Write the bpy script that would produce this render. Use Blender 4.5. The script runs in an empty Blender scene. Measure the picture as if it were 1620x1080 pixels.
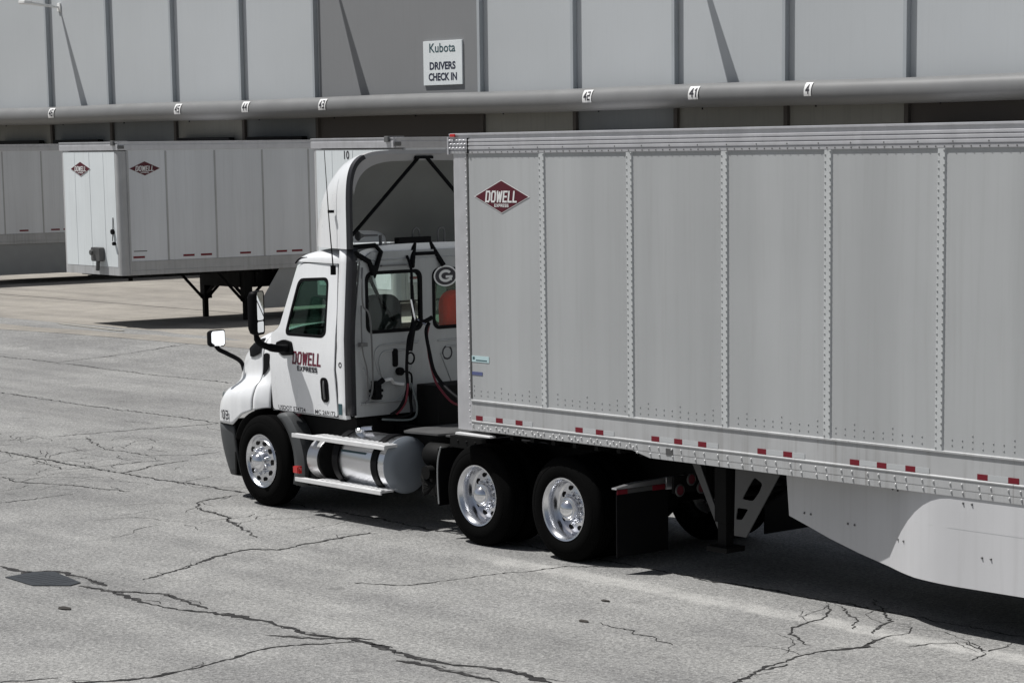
import bpy, bmesh, math, random
from mathutils import Vector, Matrix
R = math.radians
random.seed(7)
scene = bpy.context.scene
COL = scene.collection

# ------------------------------------------------------------------ camera
cd = bpy.data.cameras.new('camera'); cam = bpy.data.objects.new('camera', cd); COL.objects.link(cam)
r = Vector((0.65172669, 0.75836884, -0.01135892)); u = Vector((-0.10934789, 0.10877021, 0.98803445)); f = Vector((-0.75053005, 0.64268635, -0.15381448))
cam.matrix_world = Matrix(((r.x, u.x, -f.x, 22.610), (r.y, u.y, -f.y, -15.107), (r.z, u.z, -f.z, 3.9965), (0, 0, 0, 1)))
cd.sensor_width = 36; cd.lens = 3847.016 / 1620 * 36
cd.shift_x = -51.17 / 1620; cd.shift_y = 284.78 / 1620
cd.clip_start = 0.1; cd.clip_end = 2000
scene.camera = cam

# ------------------------------------------------------------------ light
SUN = Vector((0.37, 0.335, -1.0)).normalized()           # direction the light travels
world = bpy.data.worlds.new('World'); scene.world = world; world.use_nodes = True
wn = world.node_tree.nodes; wl = world.node_tree.links
sky = wn.new('ShaderNodeTexSky'); sky.sky_type = 'NISHITA'; sky.sun_disc = False
to_sun = -SUN
sky.sun_elevation = math.asin(to_sun.z); sky.sun_rotation = math.atan2(to_sun.x, to_sun.y)
sky.dust_density = 2.0; sky.ozone_density = 1.0; sky.air_density = 1.0
hs = wn.new('ShaderNodeHueSaturation'); hs.inputs['Saturation'].default_value = 0.6
wl.new(sky.outputs[0], hs.inputs['Color']); wl.new(hs.outputs[0], wn['Background'].inputs[0])
wn['Background'].inputs[1].default_value = 0.05
sl = bpy.data.lights.new('sun', 'SUN'); sl.energy = 4.75; sl.angle = R(0.5); sl.color = (1.0, 0.985, 0.965)
so = bpy.data.objects.new('sun', sl); COL.objects.link(so)
so.rotation_euler = SUN.to_track_quat('-Z', 'Y').to_euler()
scene.view_settings.view_transform = 'Standard'; scene.view_settings.look = 'None'
scene.view_settings.exposure = 0.0; scene.view_settings.gamma = 1
scene.render.engine = 'CYCLES'
scene.cycles.max_bounces = 6

# ------------------------------------------------------------------ materials
def new_mat(name):
    m = bpy.data.materials.new(name); m.use_nodes = True
    return m, m.node_tree.nodes, m.node_tree.links, m.node_tree.nodes['Principled BSDF']
def setp(b, **k):
    for a, v in k.items():
        b.inputs[a.replace('_', ' ')].default_value = v
def c4(c): return (c[0], c[1], c[2], 1) if len(c) == 3 else c
def plain(name, col, rough=0.5, metal=0.0, coat=0.0, spec=0.5, var=0.12, scale=3.0, bump=0.0, bscale=40.0, streak=0.0, dirt=(0.2, 0.19, 0.17), broad=0.0, drip=False):
    """painted / metal surface with slight mottling, optional vertical streaks"""
    m, n, l, b = new_mat(name)
    setp(b, Roughness=rough, Metallic=metal, Coat_Weight=coat, Specular_IOR_Level=spec)
    b.inputs['Coat Roughness'].default_value = 0.08
    tc = n.new('ShaderNodeTexCoord')
    no = n.new('ShaderNodeTexNoise'); no.inputs['Scale'].default_value = scale; no.inputs['Detail'].default_value = 6
    l.new(tc.outputs['Object'], no.inputs['Vector'])
    rp = n.new('ShaderNodeValToRGB'); rp.color_ramp.elements[0].position = 0.3; rp.color_ramp.elements[1].position = 0.75
    d = 1 - var
    rp.color_ramp.elements[0].color = (col[0] * d, col[1] * d, col[2] * d, 1); rp.color_ramp.elements[1].color = c4(col)
    l.new(no.outputs['Fac'], rp.inputs[0]); out = rp.outputs[0]
    if streak:
        mp = n.new('ShaderNodeMapping'); mp.inputs['Scale'].default_value = (9, 9, 0.35); l.new(tc.outputs['Object'], mp.inputs[0])
        n2 = n.new('ShaderNodeTexNoise'); n2.inputs['Scale'].default_value = 1.6; n2.inputs['Detail'].default_value = 7; n2.inputs['Roughness'].default_value = 0.65
        l.new(mp.outputs[0], n2.inputs['Vector'])
        r2 = n.new('ShaderNodeValToRGB'); r2.color_ramp.elements[0].position = 0.5; r2.color_ramp.elements[1].position = 0.85
        r2.color_ramp.elements[0].color = (0, 0, 0, 1); r2.color_ramp.elements[1].color = (streak,) * 3 + (1,)
        l.new(n2.outputs['Fac'], r2.inputs[0])
        mx = n.new('ShaderNodeMixRGB'); l.new(r2.outputs[0], mx.inputs[0]); l.new(out, mx.inputs[1]); mx.inputs[2].default_value = c4(dirt); out = mx.outputs[0]
    if drip:      # thin dark run-off lines below the seams
        mp = n.new('ShaderNodeMapping'); mp.inputs['Scale'].default_value = (34, 34, 0.5); l.new(tc.outputs['Object'], mp.inputs[0])
        n5 = n.new('ShaderNodeTexNoise'); n5.inputs['Scale'].default_value = 1.0; n5.inputs['Detail'].default_value = 3; l.new(mp.outputs[0], n5.inputs['Vector'])
        r5 = n.new('ShaderNodeValToRGB'); r5.color_ramp.elements[0].position = 0.60; r5.color_ramp.elements[1].position = 0.74; r5.color_ramp.elements[0].color = (0, 0, 0, 1); r5.color_ramp.elements[1].color = (0.7, 0.7, 0.7, 1)
        n6 = n.new('ShaderNodeTexNoise'); n6.inputs['Scale'].default_value = 0.9; n6.inputs['Detail'].default_value = 3; l.new(tc.outputs['Object'], n6.inputs['Vector'])
        r6 = n.new('ShaderNodeValToRGB'); r6.color_ramp.elements[0].position = 0.42; r6.color_ramp.elements[1].position = 0.62; l.new(n6.outputs['Fac'], r6.inputs[0])
        l.new(n5.outputs['Fac'], r5.inputs[0]); m6 = n.new('ShaderNodeMath'); m6.operation = 'MULTIPLY'; l.new(r5.outputs[0], m6.inputs[0]); l.new(r6.outputs[0], m6.inputs[1])
        m5 = n.new('ShaderNodeMixRGB'); l.new(m6.outputs[0], m5.inputs[0]); l.new(out, m5.inputs[1]); m5.inputs[2].default_value = (0.16, 0.14, 0.13, 1); out = m5.outputs[0]
    if broad:
        mp = n.new('ShaderNodeMapping'); mp.inputs['Scale'].default_value = (1.5, 1.5, 0.10); l.new(tc.outputs['Object'], mp.inputs[0])
        n4 = n.new('ShaderNodeTexNoise'); n4.inputs['Scale'].default_value = 1.3; n4.inputs['Detail'].default_value = 4; l.new(mp.outputs[0], n4.inputs['Vector'])
        r4 = n.new('ShaderNodeValToRGB'); r4.color_ramp.elements[0].position = 0.34; r4.color_ramp.elements[1].position = 0.66
        r4.color_ramp.elements[0].color = (1 - broad,) * 3 + (1,); r4.color_ramp.elements[1].color = (1 + broad * 0.6,) * 3 + (1,)
        l.new(n4.outputs['Fac'], r4.inputs[0])
        m4 = n.new('ShaderNodeMixRGB'); m4.blend_type = 'MULTIPLY'; m4.inputs[0].default_value = 1; l.new(out, m4.inputs[1]); l.new(r4.outputs[0], m4.inputs[2]); out = m4.outputs[0]
    l.new(out, b.inputs['Base Color'])
    mr = n.new('ShaderNodeMapRange'); mr.inputs['To Min'].default_value = max(rough - 0.08, 0.02); mr.inputs['To Max'].default_value = min(rough + 0.12, 1)
    l.new(no.outputs['Fac'], mr.inputs['Value']); l.new(mr.outputs[0], b.inputs['Roughness'])
    if bump:
        n3 = n.new('ShaderNodeTexNoise'); n3.inputs['Scale'].default_value = bscale; n3.inputs['Detail'].default_value = 3
        l.new(tc.outputs['Object'], n3.inputs['Vector'])
        bp = n.new('ShaderNodeBump'); bp.inputs['Strength'].default_value = bump; bp.inputs['Distance'].default_value = 0.02
        l.new(n3.outputs['Fac'], bp.inputs['Height']); l.new(bp.outputs[0], b.inputs['Normal'])
    return m
M = {}
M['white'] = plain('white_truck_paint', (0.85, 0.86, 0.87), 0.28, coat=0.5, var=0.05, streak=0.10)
M['cabback'] = plain('cab_rear_shaded_white', (0.40, 0.41, 0.41), 0.4, coat=0.2, var=0.12, scale=4, streak=0.25)  # white cab paint greyed to carry the shade on the rear wall
M['skirt'] = plain('skirt_panel_white', (0.60, 0.60, 0.61), 0.38, var=0.08, streak=0.14, scale=1.2, bump=0.12, bscale=0.9, broad=0.05)
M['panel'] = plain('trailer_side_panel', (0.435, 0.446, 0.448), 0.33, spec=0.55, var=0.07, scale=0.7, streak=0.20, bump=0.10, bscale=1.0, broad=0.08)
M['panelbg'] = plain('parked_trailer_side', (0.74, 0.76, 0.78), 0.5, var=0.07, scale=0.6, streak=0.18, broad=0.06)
M['nose'] = plain('parked_trailer_nose', (0.76, 0.80, 0.81), 0.4, var=0.08, scale=0.9, streak=0.18)
M['post'] = plain('post_white', (0.56, 0.575, 0.575), 0.4, var=0.1, scale=8)
M['rail'] = plain('rail_grey_white', (0.475, 0.48, 0.482), 0.42, var=0.16, scale=2.5, streak=0.55, drip=True, broad=0.06)
M['railmetal'] = plain('aluminium_rail', (0.62, 0.62, 0.64), 0.36, metal=0.45, var=0.15, scale=5, streak=0.2)
M['alu'] = plain('brushed_aluminium', (0.72, 0.72, 0.73), 0.3, metal=0.85, var=0.1, scale=6)
M['step'] = plain('step_aluminium', (0.80, 0.80, 0.80), 0.4, metal=0.25, var=0.1, scale=9)
M['rivet'] = plain('rivet_metal', (0.6, 0.6, 0.6), 0.35, metal=0.4, var=0.1)
M['rivetpost'] = plain('rivet_post', (0.38, 0.39, 0.39), 0.5, var=0.1)
M['tape'] = plain('white_tape', (0.50, 0.515, 0.52), 0.5, var=0.1)
M['rivetdark'] = plain('rivet_dull', (0.16, 0.16, 0.16), 0.5, metal=0.3, var=0.1)
M['chrome'] = plain('chrome', (0.86, 0.87, 0.9), 0.07, metal=1.0, var=0.04)
M['wheel'] = plain('polished_wheel', (0.80, 0.81, 0.84), 0.2, metal=1.0, var=0.08, scale=5, bump=0.02, bscale=8)
M['tank'] = plain('tank_aluminium', (0.78, 0.79, 0.82), 0.2, metal=1.0, var=0.06, bump=0.02, bscale=5)
M['skirtbg'] = plain('parked_skirt', (0.33, 0.34, 0.34), 0.6, var=0.1)
M['tankend'] = plain('tank_end_dull', (0.30, 0.33, 0.37), 0.5, metal=0.4, var=0.15, scale=2)
M['tyre'] = plain('tyre_rubber', (0.0035, 0.0035, 0.0035), 0.85, var=0.3, scale=5, spec=0.05, bump=0.1, bscale=60)
M['black'] = plain('black_plastic', (0.005, 0.005, 0.006), 0.55, var=0.3, scale=6, spec=0.10)
M['rubber'] = plain('black_rubber_trim', (0.014, 0.014, 0.018), 0.5, var=0.2)
M['darkgrey'] = plain('grey_bumper_plastic', (0.06, 0.064, 0.066), 0.55, var=0.15)
M['frame'] = plain('black_chassis', (0.004, 0.004, 0.004), 0.7, var=0.4, scale=5, spec=0.2)
M['gear'] = plain('galvanised_brace', (0.11, 0.11, 0.11), 0.5, metal=0.3, var=0.2, scale=5)
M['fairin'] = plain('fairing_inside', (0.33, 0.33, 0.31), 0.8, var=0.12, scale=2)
M['fairlip'] = plain('fairing_lip', (0.42, 0.41, 0.41), 0.6, var=0.1)
M['red'] = plain('reflector_red', (0.17, 0.002, 0.012), 0.5, coat=0.0, var=0.1)
M['maroon'] = plain('decal_maroon', (0.085, 0.003, 0.012), 0.45, var=0.06)
M['marooncab'] = plain('decal_cab_maroon', (0.12, 0.008, 0.025), 0.45, var=0.06)
M['decalwhite'] = plain('decal_white', (0.75, 0.75, 0.74), 0.45, var=0.04)
M['decaldark'] = plain('decal_dark', (0.03, 0.028, 0.035), 0.5, var=0.05)
M['ink'] = plain('sign_ink', (0.018, 0.022, 0.05), 0.5, var=0.05)
M['teal'] = plain('sign_teal', (0.035, 0.085, 0.10), 0.5, var=0.05)
M['signwhite'] = plain('sign_face', (0.76, 0.80, 0.81), 0.5, var=0.06, scale=2)
M['stickerblue'] = plain('sticker_pale_blue', (0.50, 0.66, 0.68), 0.5, var=0.08)
M['stickernavy'] = plain('sticker_navy', (0.10, 0.12, 0.26), 0.5, var=0.15)
M['markred'] = plain('red_lamp_lens', (0.55, 0.01, 0.008), 0.2, coat=1, var=0.1)
M['seat'] = plain('seat_fabric', (0.03, 0.03, 0.032), 0.9, var=0.3, scale=8)
M['redseat'] = plain('red_seat_cloth', (0.95, 0.035, 0.010), 0.8, var=0.3, scale=5, bump=0.3, bscale=9)
M['orange'] = plain('amber_lens', (0.5, 0.13, 0.01), 0.3, coat=1, var=0.1)
M['hosered'] = plain('hose_red', (0.14, 0.008, 0.02), 0.5, var=0.1)
M['hosegrey'] = plain('hose_grey', (0.12, 0.14, 0.14), 0.5, var=0.1)
M['pipe'] = plain('bumper_pipe_grey', (0.185, 0.187, 0.187), 0.42, var=0.12, scale=1.2, streak=0.2, spec=0.4)
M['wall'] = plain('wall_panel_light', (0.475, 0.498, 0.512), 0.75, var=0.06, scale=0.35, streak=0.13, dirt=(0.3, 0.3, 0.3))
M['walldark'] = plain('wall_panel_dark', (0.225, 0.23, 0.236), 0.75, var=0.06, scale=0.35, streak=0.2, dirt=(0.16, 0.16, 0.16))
M['rib'] = plain('wall_rib', (0.40, 0.43, 0.45), 0.6, var=0.1, scale=1, streak=0.3)
M['low1'] = plain('dock_wall_taupe', (0.20, 0.197, 0.175), 0.85, var=0.15, scale=0.6, streak=0.3, dirt=(0.07, 0.07, 0.065))
M['low2'] = plain('dock_wall_blue_grey', (0.135, 0.143, 0.143), 0.85, var=0.15, scale=0.6, streak=0.3, dirt=(0.06, 0.06, 0.06))
M['low3'] = plain('dock_wall_brown', (0.055, 0.048, 0.042), 0.85, var=0.15, scale=0.6, streak=0.3, dirt=(0.04, 0.036, 0.03))
M['door'] = plain('dock_door', (0.25, 0.25, 0.24), 0.7, var=0.1)
M['grate'] = plain('drain_iron', (0.035, 0.040, 0.046), 0.7, metal=0.2, var=0.2, scale=9)
M['crack'] = plain('crack_fill', (0.022, 0.021, 0.020), 0.95, var=0.5, scale=12)
m, n, l, bb = new_mat('crack_fill_dusty'); setp(bb, Roughness=0.95)
tc = n.new('ShaderNodeTexCoord'); no = n.new('ShaderNodeTexNoise'); no.inputs['Scale'].default_value = 7; no.inputs['Detail'].default_value = 6; no.inputs['Roughness'].default_value = 0.75; l.new(tc.outputs['Object'], no.inputs['Vector'])
rp = n.new('ShaderNodeValToRGB'); rp.color_ramp.elements[0].position = 0.52; rp.color_ramp.elements[1].position = 0.74; rp.color_ramp.elements[0].color = (0.016, 0.015, 0.015, 1); rp.color_ramp.elements[1].color = (0.13, 0.127, 0.12, 1)
l.new(no.outputs['Fac'], rp.inputs[0]); l.new(rp.outputs[0], bb.inputs['Base Color']); M['crackd'] = m
M['debris'] = plain('dark_debris', (0.04, 0.035, 0.03), 0.9, var=0.3)

# reflecting thin glass: transparent tint + fresnel gloss
def glass(name, tint, gl=1.0):
    m, n, l, b = new_mat(name); n.remove(b)
    tr = n.new('ShaderNodeBsdfTransparent'); tr.inputs[0].default_value = c4(tint)
    g = n.new('ShaderNodeBsdfGlossy'); g.inputs['Roughness'].default_value = 0.03; g.inputs[0].default_value = (gl, gl, gl, 1)
    fr = n.new('ShaderNodeLayerWeight'); fr.inputs[0].default_value = 0.5
    pw = n.new('ShaderNodeMath'); pw.operation = 'POWER'; l.new(fr.outputs['Facing'], pw.inputs[0]); pw.inputs[1].default_value = 5
    ad = n.new('ShaderNodeMath'); ad.operation = 'MULTIPLY_ADD'; l.new(pw.outputs[0], ad.inputs[0]); ad.inputs[1].default_value = 0.9; ad.inputs[2].default_value = 0.025
    mx = n.new('ShaderNodeMixShader'); l.new(ad.outputs[0], mx.inputs[0]); l.new(tr.outputs[0], mx.inputs[1]); l.new(g.outputs[0], mx.inputs[2])
    l.new(mx.outputs[0], n['Material Output'].inputs[0]); return m
M['glass'] = glass('tinted_glass', (0.42, 0.58, 0.51))
M['glassclear'] = glass('clear_glass', (0.90, 0.95, 0.92))
m, n, l, b = new_mat('mirror_glass'); setp(b, Base_Color=(0.9, 0.92, 0.93, 1), Roughness=0.02, Metallic=1.0); M['mirror'] = m

def ground_mat(name, cols, speck, line=False, beige=False):
    m, n, l, b = new_mat(name); setp(b, Roughness=0.92, Specular_IOR_Level=0.2)
    tc = n.new('ShaderNodeTexCoord')
    def noise(sc, det, rough=0.6, vec=None):
        t = n.new('ShaderNodeTexNoise'); t.inputs['Scale'].default_value = sc; t.inputs['Detail'].default_value = det; t.inputs['Roughness'].default_value = rough
        l.new(vec or tc.outputs['Object'], t.inputs['Vector']); return t
    def ramp(src, p0, p1, c0, c1):
        t = n.new('ShaderNodeValToRGB'); t.color_ramp.elements[0].position = p0; t.color_ramp.elements[1].position = p1
        t.color_ramp.elements[0].color = c4(c0); t.color_ramp.elements[1].color = c4(c1); l.new(src, t.inputs[0]); return t.outputs[0]
    def mix(mode, fac, a, bb):
        t = n.new('ShaderNodeMixRGB'); t.blend_type = mode
        for i, v in ((0, fac), (1, a), (2, bb)):
            if hasattr(v, 'is_linked') or hasattr(v, 'links'): l.new(v, t.inputs[i])
            else: t.inputs[i].default_value = v if i == 0 else c4(v)
        return t.outputs[0]
    big = noise(0.22, 5); base = ramp(big.outputs['Fac'], 0.35, 0.68, cols[0], cols[1])
    mid = noise(1.7, 6, 0.7); base = mix('MULTIPLY', 0.6, base, ramp(mid.outputs['Fac'], 0.3, 0.7, (0.80, 0.80, 0.80), (1.1, 1.1, 1.1)))
    fine = noise(26, 4, 0.8); base = mix('MULTIPLY', speck, base, ramp(fine.outputs['Fac'], 0.36, 0.64, (0.55, 0.55, 0.55), (1.42, 1.42, 1.42)))
    vo = n.new('ShaderNodeTexVoronoi'); vo.inputs['Scale'].default_value = 55; l.new(tc.outputs['Object'], vo.inputs['Vector'])
    base = mix('MULTIPLY', speck, base, ramp(vo.outputs['Color'], 0.1, 0.9, (0.66, 0.66, 0.66), (1.35, 1.34, 1.32)))
    pits = noise(9, 3, 0.75); base = mix('MIX', ramp(pits.outputs['Fac'], 0.70, 0.76, (0, 0, 0), (0.5, 0.5, 0.5)), base, (0.07, 0.068, 0.065))
    # stretched wheel-path streaks along x
    mp = n.new('ShaderNodeMapping'); mp.inputs['Scale'].default_value = (0.12, 1.3, 1); l.new(tc.outputs['Object'], mp.inputs[0])
    st = noise(1.0, 6, 0.6, mp.outputs[0]); base = mix('MULTIPLY', 0.8, base, ramp(st.outputs['Fac'], 0.38, 0.62, (0.82, 0.82, 0.82), (1.08, 1.08, 1.07)))
    vo2 = n.new('ShaderNodeTexVoronoi'); vo2.inputs['Scale'].default_value = 0.9; l.new(tc.outputs['Object'], vo2.inputs['Vector'])
    wb = noise(6, 3, 0.7); ad = n.new('ShaderNodeMath'); ad.operation = 'MULTIPLY_ADD'; l.new(wb.outputs['Fac'], ad.inputs[0]); ad.inputs[1].default_value = 0.16; l.new(vo2.outputs['Distance'], ad.inputs[2])
    base = mix('MIX', ramp(ad.outputs[0], 0.10, 0.17, (0.42, 0.42, 0.42), (0, 0, 0)), base, (0.10, 0.098, 0.095))
    patch = noise(0.55, 7, 0.72); base = mix('MULTIPLY', 0.7, base, ramp(patch.outputs['Fac'], 0.40, 0.56, (0.86, 0.86, 0.87), (1.04, 1.04, 1.04)))
    if line:   # worn pale paint line along the lane, y about -0.33, starting near x = 4
        sx = n.new('ShaderNodeSeparateXYZ'); l.new(tc.outputs['Object'], sx.inputs[0])
        wob = noise(2.2, 4, 0.7)
        def mth(op, a, bb):
            t = n.new('ShaderNodeMath'); t.operation = op
            for i, v in ((0, a), (1, bb)):
                if hasattr(v, 'links'): l.new(v, t.inputs[i])
                else: t.inputs[i].default_value = v
            return t.outputs[0]
        d = mth('ABSOLUTE', mth('ADD', mth('ADD', sx.outputs['Y'], 0.29), mth('MULTIPLY', mth('SUBTRACT', wob.outputs['Fac'], 0.5), 0.30)), 0)
        mr = n.new('ShaderNodeMapRange'); mr.inputs['From Min'].default_value = 0.10; mr.inputs['From Max'].default_value = 0.19; mr.inputs['To Min'].default_value = 0.62; mr.inputs['To Max'].default_value = 0; l.new(d, mr.inputs['Value'])
        m2 = n.new('ShaderNodeMapRange'); m2.inputs['From Min'].default_value = 3.8; m2.inputs['From Max'].default_value = 4.8; l.new(sx.outputs['X'], m2.inputs['Value'])
        wear = noise(3.5, 7, 0.8)
        m3 = n.new('ShaderNodeMapRange'); m3.inputs['From Min'].default_value = 0.34; m3.inputs['From Max'].default_value = 0.56; l.new(wear.outputs['Fac'], m3.inputs['Value'])
        fac = mth('MULTIPLY', mth('MULTIPLY', mr.outputs[0], m2.outputs[0]), m3.outputs[0])
        base = mix('MIX', fac, base, (0.46, 0.455, 0.435))
    l.new(base, b.inputs['Base Color'])
    bp = n.new('ShaderNodeBump'); bp.inputs['Strength'].default_value = 0.55; bp.inputs['Distance'].default_value = 0.012
    hh = n.new('ShaderNodeMath'); hh.operation = 'ADD'; l.new(fine.outputs['Fac'], hh.inputs[0]); l.new(vo.outputs['Distance'], hh.inputs[1])
    l.new(hh.outputs[0], bp.inputs['Height']); l.new(bp.outputs[0], b.inputs['Normal'])
    return m
M['asphalt'] = ground_mat('bleached_asphalt', ((0.239, 0.238, 0.233), (0.298, 0.297, 0.290)), 0.75, line=True)
M['concrete'] = ground_mat('yard_concrete', ((0.290, 0.270, 0.240), (0.345, 0.322, 0.288)), 0.25)

# ------------------------------------------------------------------ mesh helpers
ORG = {}
def finish(name, me, mat, parent, smooth=None, bevel=0.0, props=None):
    o = bpy.data.objects.new(name, me); COL.objects.link(o)
    mats = mat if isinstance(mat, (list, tuple)) else [mat]
    if not me.materials:
        for k in mats: me.materials.append(M[k] if isinstance(k, str) else k)
    if parent is not None:
        org = ORG[parent.name]
        me.transform(Matrix.Translation(-Vector(org)))
        o.parent = parent
        ORG[o.name] = org
        # part's local frame equals its thing's frame
    else:
        ORG[o.name] = (0, 0, 0)
    if smooth is not None:
        for pl in me.polygons: pl.use_smooth = True
        if hasattr(me, 'set_sharp_from_angle'): me.set_sharp_from_angle(angle=R(smooth))
    if bevel:
        md = o.modifiers.new('bevel', 'BEVEL'); md.width = bevel; md.segments = 2; md.limit_method = 'ANGLE'; md.angle_limit = R(40)
    return o
def obj(name, bm, mat, parent=None, smooth=None, bevel=0.0):
    bmesh.ops.recalc_face_normals(bm, faces=bm.faces)
    me = bpy.data.meshes.new(name); bm.to_mesh(me); bm.free()
    return finish(name, me, mat, parent, smooth, bevel)
def empty(name, loc, label, cat, group=None):
    o = bpy.data.objects.new(name, None); COL.objects.link(o); o.location = loc; o.empty_display_size = 0.5
    ORG[o.name] = tuple(loc); tag(o, label, cat, group); return o
def tag(o, label=None, cat=None, group=None, kind=None):
    if label: o['label'] = label
    if cat: o['category'] = cat
    if group: o['group'] = group
    if kind: o['kind'] = kind
    return o
def N(): return bmesh.new()
def box(bm, a, b, mi=0, rot=None, piv=None):
    x0, y0, z0 = a; x1, y1, z1 = b
    vs = [bm.verts.new(p) for p in ((x0, y0, z0), (x1, y0, z0), (x1, y1, z0), (x0, y1, z0), (x0, y0, z1), (x1, y0, z1), (x1, y1, z1), (x0, y1, z1))]
    if rot is not None:
        c = Vector(piv) if piv else Vector(((x0 + x1) / 2, (y0 + y1) / 2, (z0 + z1) / 2))
        for v in vs: v.co = c + rot @ (v.co - c)
    for q in ((0, 3, 2, 1), (4, 5, 6, 7), (0, 1, 5, 4), (1, 2, 6, 5), (2, 3, 7, 6), (3, 0, 4, 7)):
        bm.faces.new([vs[i] for i in q]).material_index = mi
    return vs
def prism(bm, pts, axis, a, b, mi=0):
    """pts 2-D polygon; axis 'y': pts are (x,z) extruded y a..b; 'x': (y,z); 'z': (x,y)"""
    def P(p, t): return {'y': (p[0], t, p[1]), 'x': (t, p[0], p[1]), 'z': (p[0], p[1], t)}[axis]
    A = [bm.verts.new(P(p, a)) for p in pts]; B = [bm.verts.new(P(p, b)) for p in pts]
    bm.faces.new(A).material_index = mi; bm.faces.new(B[::-1]).material_index = mi
    k = len(pts)
    for i in range(k): bm.faces.new((A[i], B[i], B[(i + 1) % k], A[(i + 1) % k])).material_index = mi
def tube(bm, pts, rad, seg=8, mi=0, cap=True):
    pts = [Vector(p) for p in pts]; rings = []
    rads = rad if isinstance(rad, (list, tuple)) else [rad] * len(pts)
    t0 = (pts[1] - pts[0]).normalized(); up = Vector((0, 0, 1)) if abs(t0.z) < 0.9 else Vector((1, 0, 0))
    nrm = t0.cross(up).normalized()
    for i, p in enumerate(pts):
        t = (pts[min(i + 1, len(pts) - 1)] - pts[max(i - 1, 0)]).normalized()
        nrm = (nrm - t * nrm.dot(t)).normalized(); bn = t.cross(nrm)
        rings.append([bm.verts.new(p + (nrm * math.cos(2 * math.pi * k / seg) + bn * math.sin(2 * math.pi * k / seg)) * rads[i]) for k in range(seg)])
    for i in range(len(rings) - 1):
        for k in range(seg): bm.faces.new((rings[i][k], rings[i][(k + 1) % seg], rings[i + 1][(k + 1) % seg], rings[i + 1][k])).material_index = mi
    if cap:
        bm.faces.new(rings[0][::-1]).material_index = mi; bm.faces.new(rings[-1]).material_index = mi
def smooth_path(pts, n=6):
    P = [Vector(p) for p in pts]; out = []
    for i in range(len(P) - 1):
        a, b, c, d = P[max(i - 1, 0)], P[i], P[i + 1], P[min(i + 2, len(P) - 1)]
        for k in range(n):
            t = k / n
            out.append(0.5 * ((2 * b) + (-a + c) * t + (2 * a - 5 * b + 4 * c - d) * t * t + (-a + 3 * b - 3 * c + d) * t ** 3))
    out.append(P[-1]); return out
def lathe(bm, prof, c, axis='y', seg=48, mi=0, sgn=1):
    """prof: list of (offset along axis, radius)"""
    rings = []
    for (o_, rr) in prof:
        ring = []
        for k in range(seg):
            a = 2 * math.pi * k / seg
            if axis == 'y': p = (c[0] + rr * math.cos(a), c[1] + o_ * sgn, c[2] + rr * math.sin(a))
            elif axis == 'x': p = (c[0] + o_ * sgn, c[1] + rr * math.cos(a), c[2] + rr * math.sin(a))
            else: p = (c[0] + rr * math.cos(a), c[1] + rr * math.sin(a), c[2] + o_ * sgn)
            ring.append(bm.verts.new(p))
        rings.append(ring)
    for i in range(len(rings) - 1):
        for k in range(seg): bm.faces.new((rings[i][k], rings[i][(k + 1) % seg], rings[i + 1][(k + 1) % seg], rings[i + 1][k])).material_index = mi
    return rings
def grid_faces(bm, rows, mi=0, closed=False):
    V = [[bm.verts.new(p) for p in row] for row in rows]
    for i in range(len(V) - 1):
        m_ = len(V[i]); 
        for j in range(m_ if closed else m_ - 1):
            q = [V[i][j], V[i][(j + 1) % m_], V[i + 1][(j + 1) % m_], V[i + 1][j]]
            try: bm.faces.new(q).material_index = mi
            except ValueError: pass
    return V
def subsurf(o, lv=2):
    md = o.modifiers.new('smooth', 'SUBSURF'); md.levels = lv; md.render_levels = lv
def solid(o, th, off=-1):
    md = o.modifiers.new('thick', 'SOLIDIFY'); md.thickness = th; md.offset = off
def curve_mesh(cu):
    o = bpy.data.objects.new('tmp', cu); COL.objects.link(o)
    dg = bpy.context.evaluated_depsgraph_get(); dg.update()
    me = bpy.data.meshes.new_from_object(o.evaluated_get(dg)); bpy.data.objects.remove(o); bpy.data.curves.remove(cu)
    me.materials.clear(); return me
def rrect(x0, z0, x1, z1, rr, n=6):
    out = []
    for cx, cz, a0 in ((x1 - rr, z1 - rr, 0), (x0 + rr, z1 - rr, 90), (x0 + rr, z0 + rr, 180), (x1 - rr, z0 + rr, 270)):
        for k in range(n + 1):
            a = R(a0 + 90 * k / n); out.append((cx + rr * math.cos(a), cz + rr * math.sin(a)))
    return out
def rpoly(pts, rr, n=5):
    out = []
    k = len(pts)
    for i in range(k):
        p = Vector(pts[i]); a = (Vector(pts[i - 1]) - p); b = (Vector(pts[(i + 1) % k]) - p)
        q = min(rr, a.length * 0.45, b.length * 0.45); A = p + a.normalized() * q; B = p + b.normalized() * q
        for j in range(n + 1):
            t = j / n; v = A * (1 - t) ** 2 + p * 2 * t * (1 - t) + B * t * t; out.append((v.x, v.y))
    return out
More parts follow.
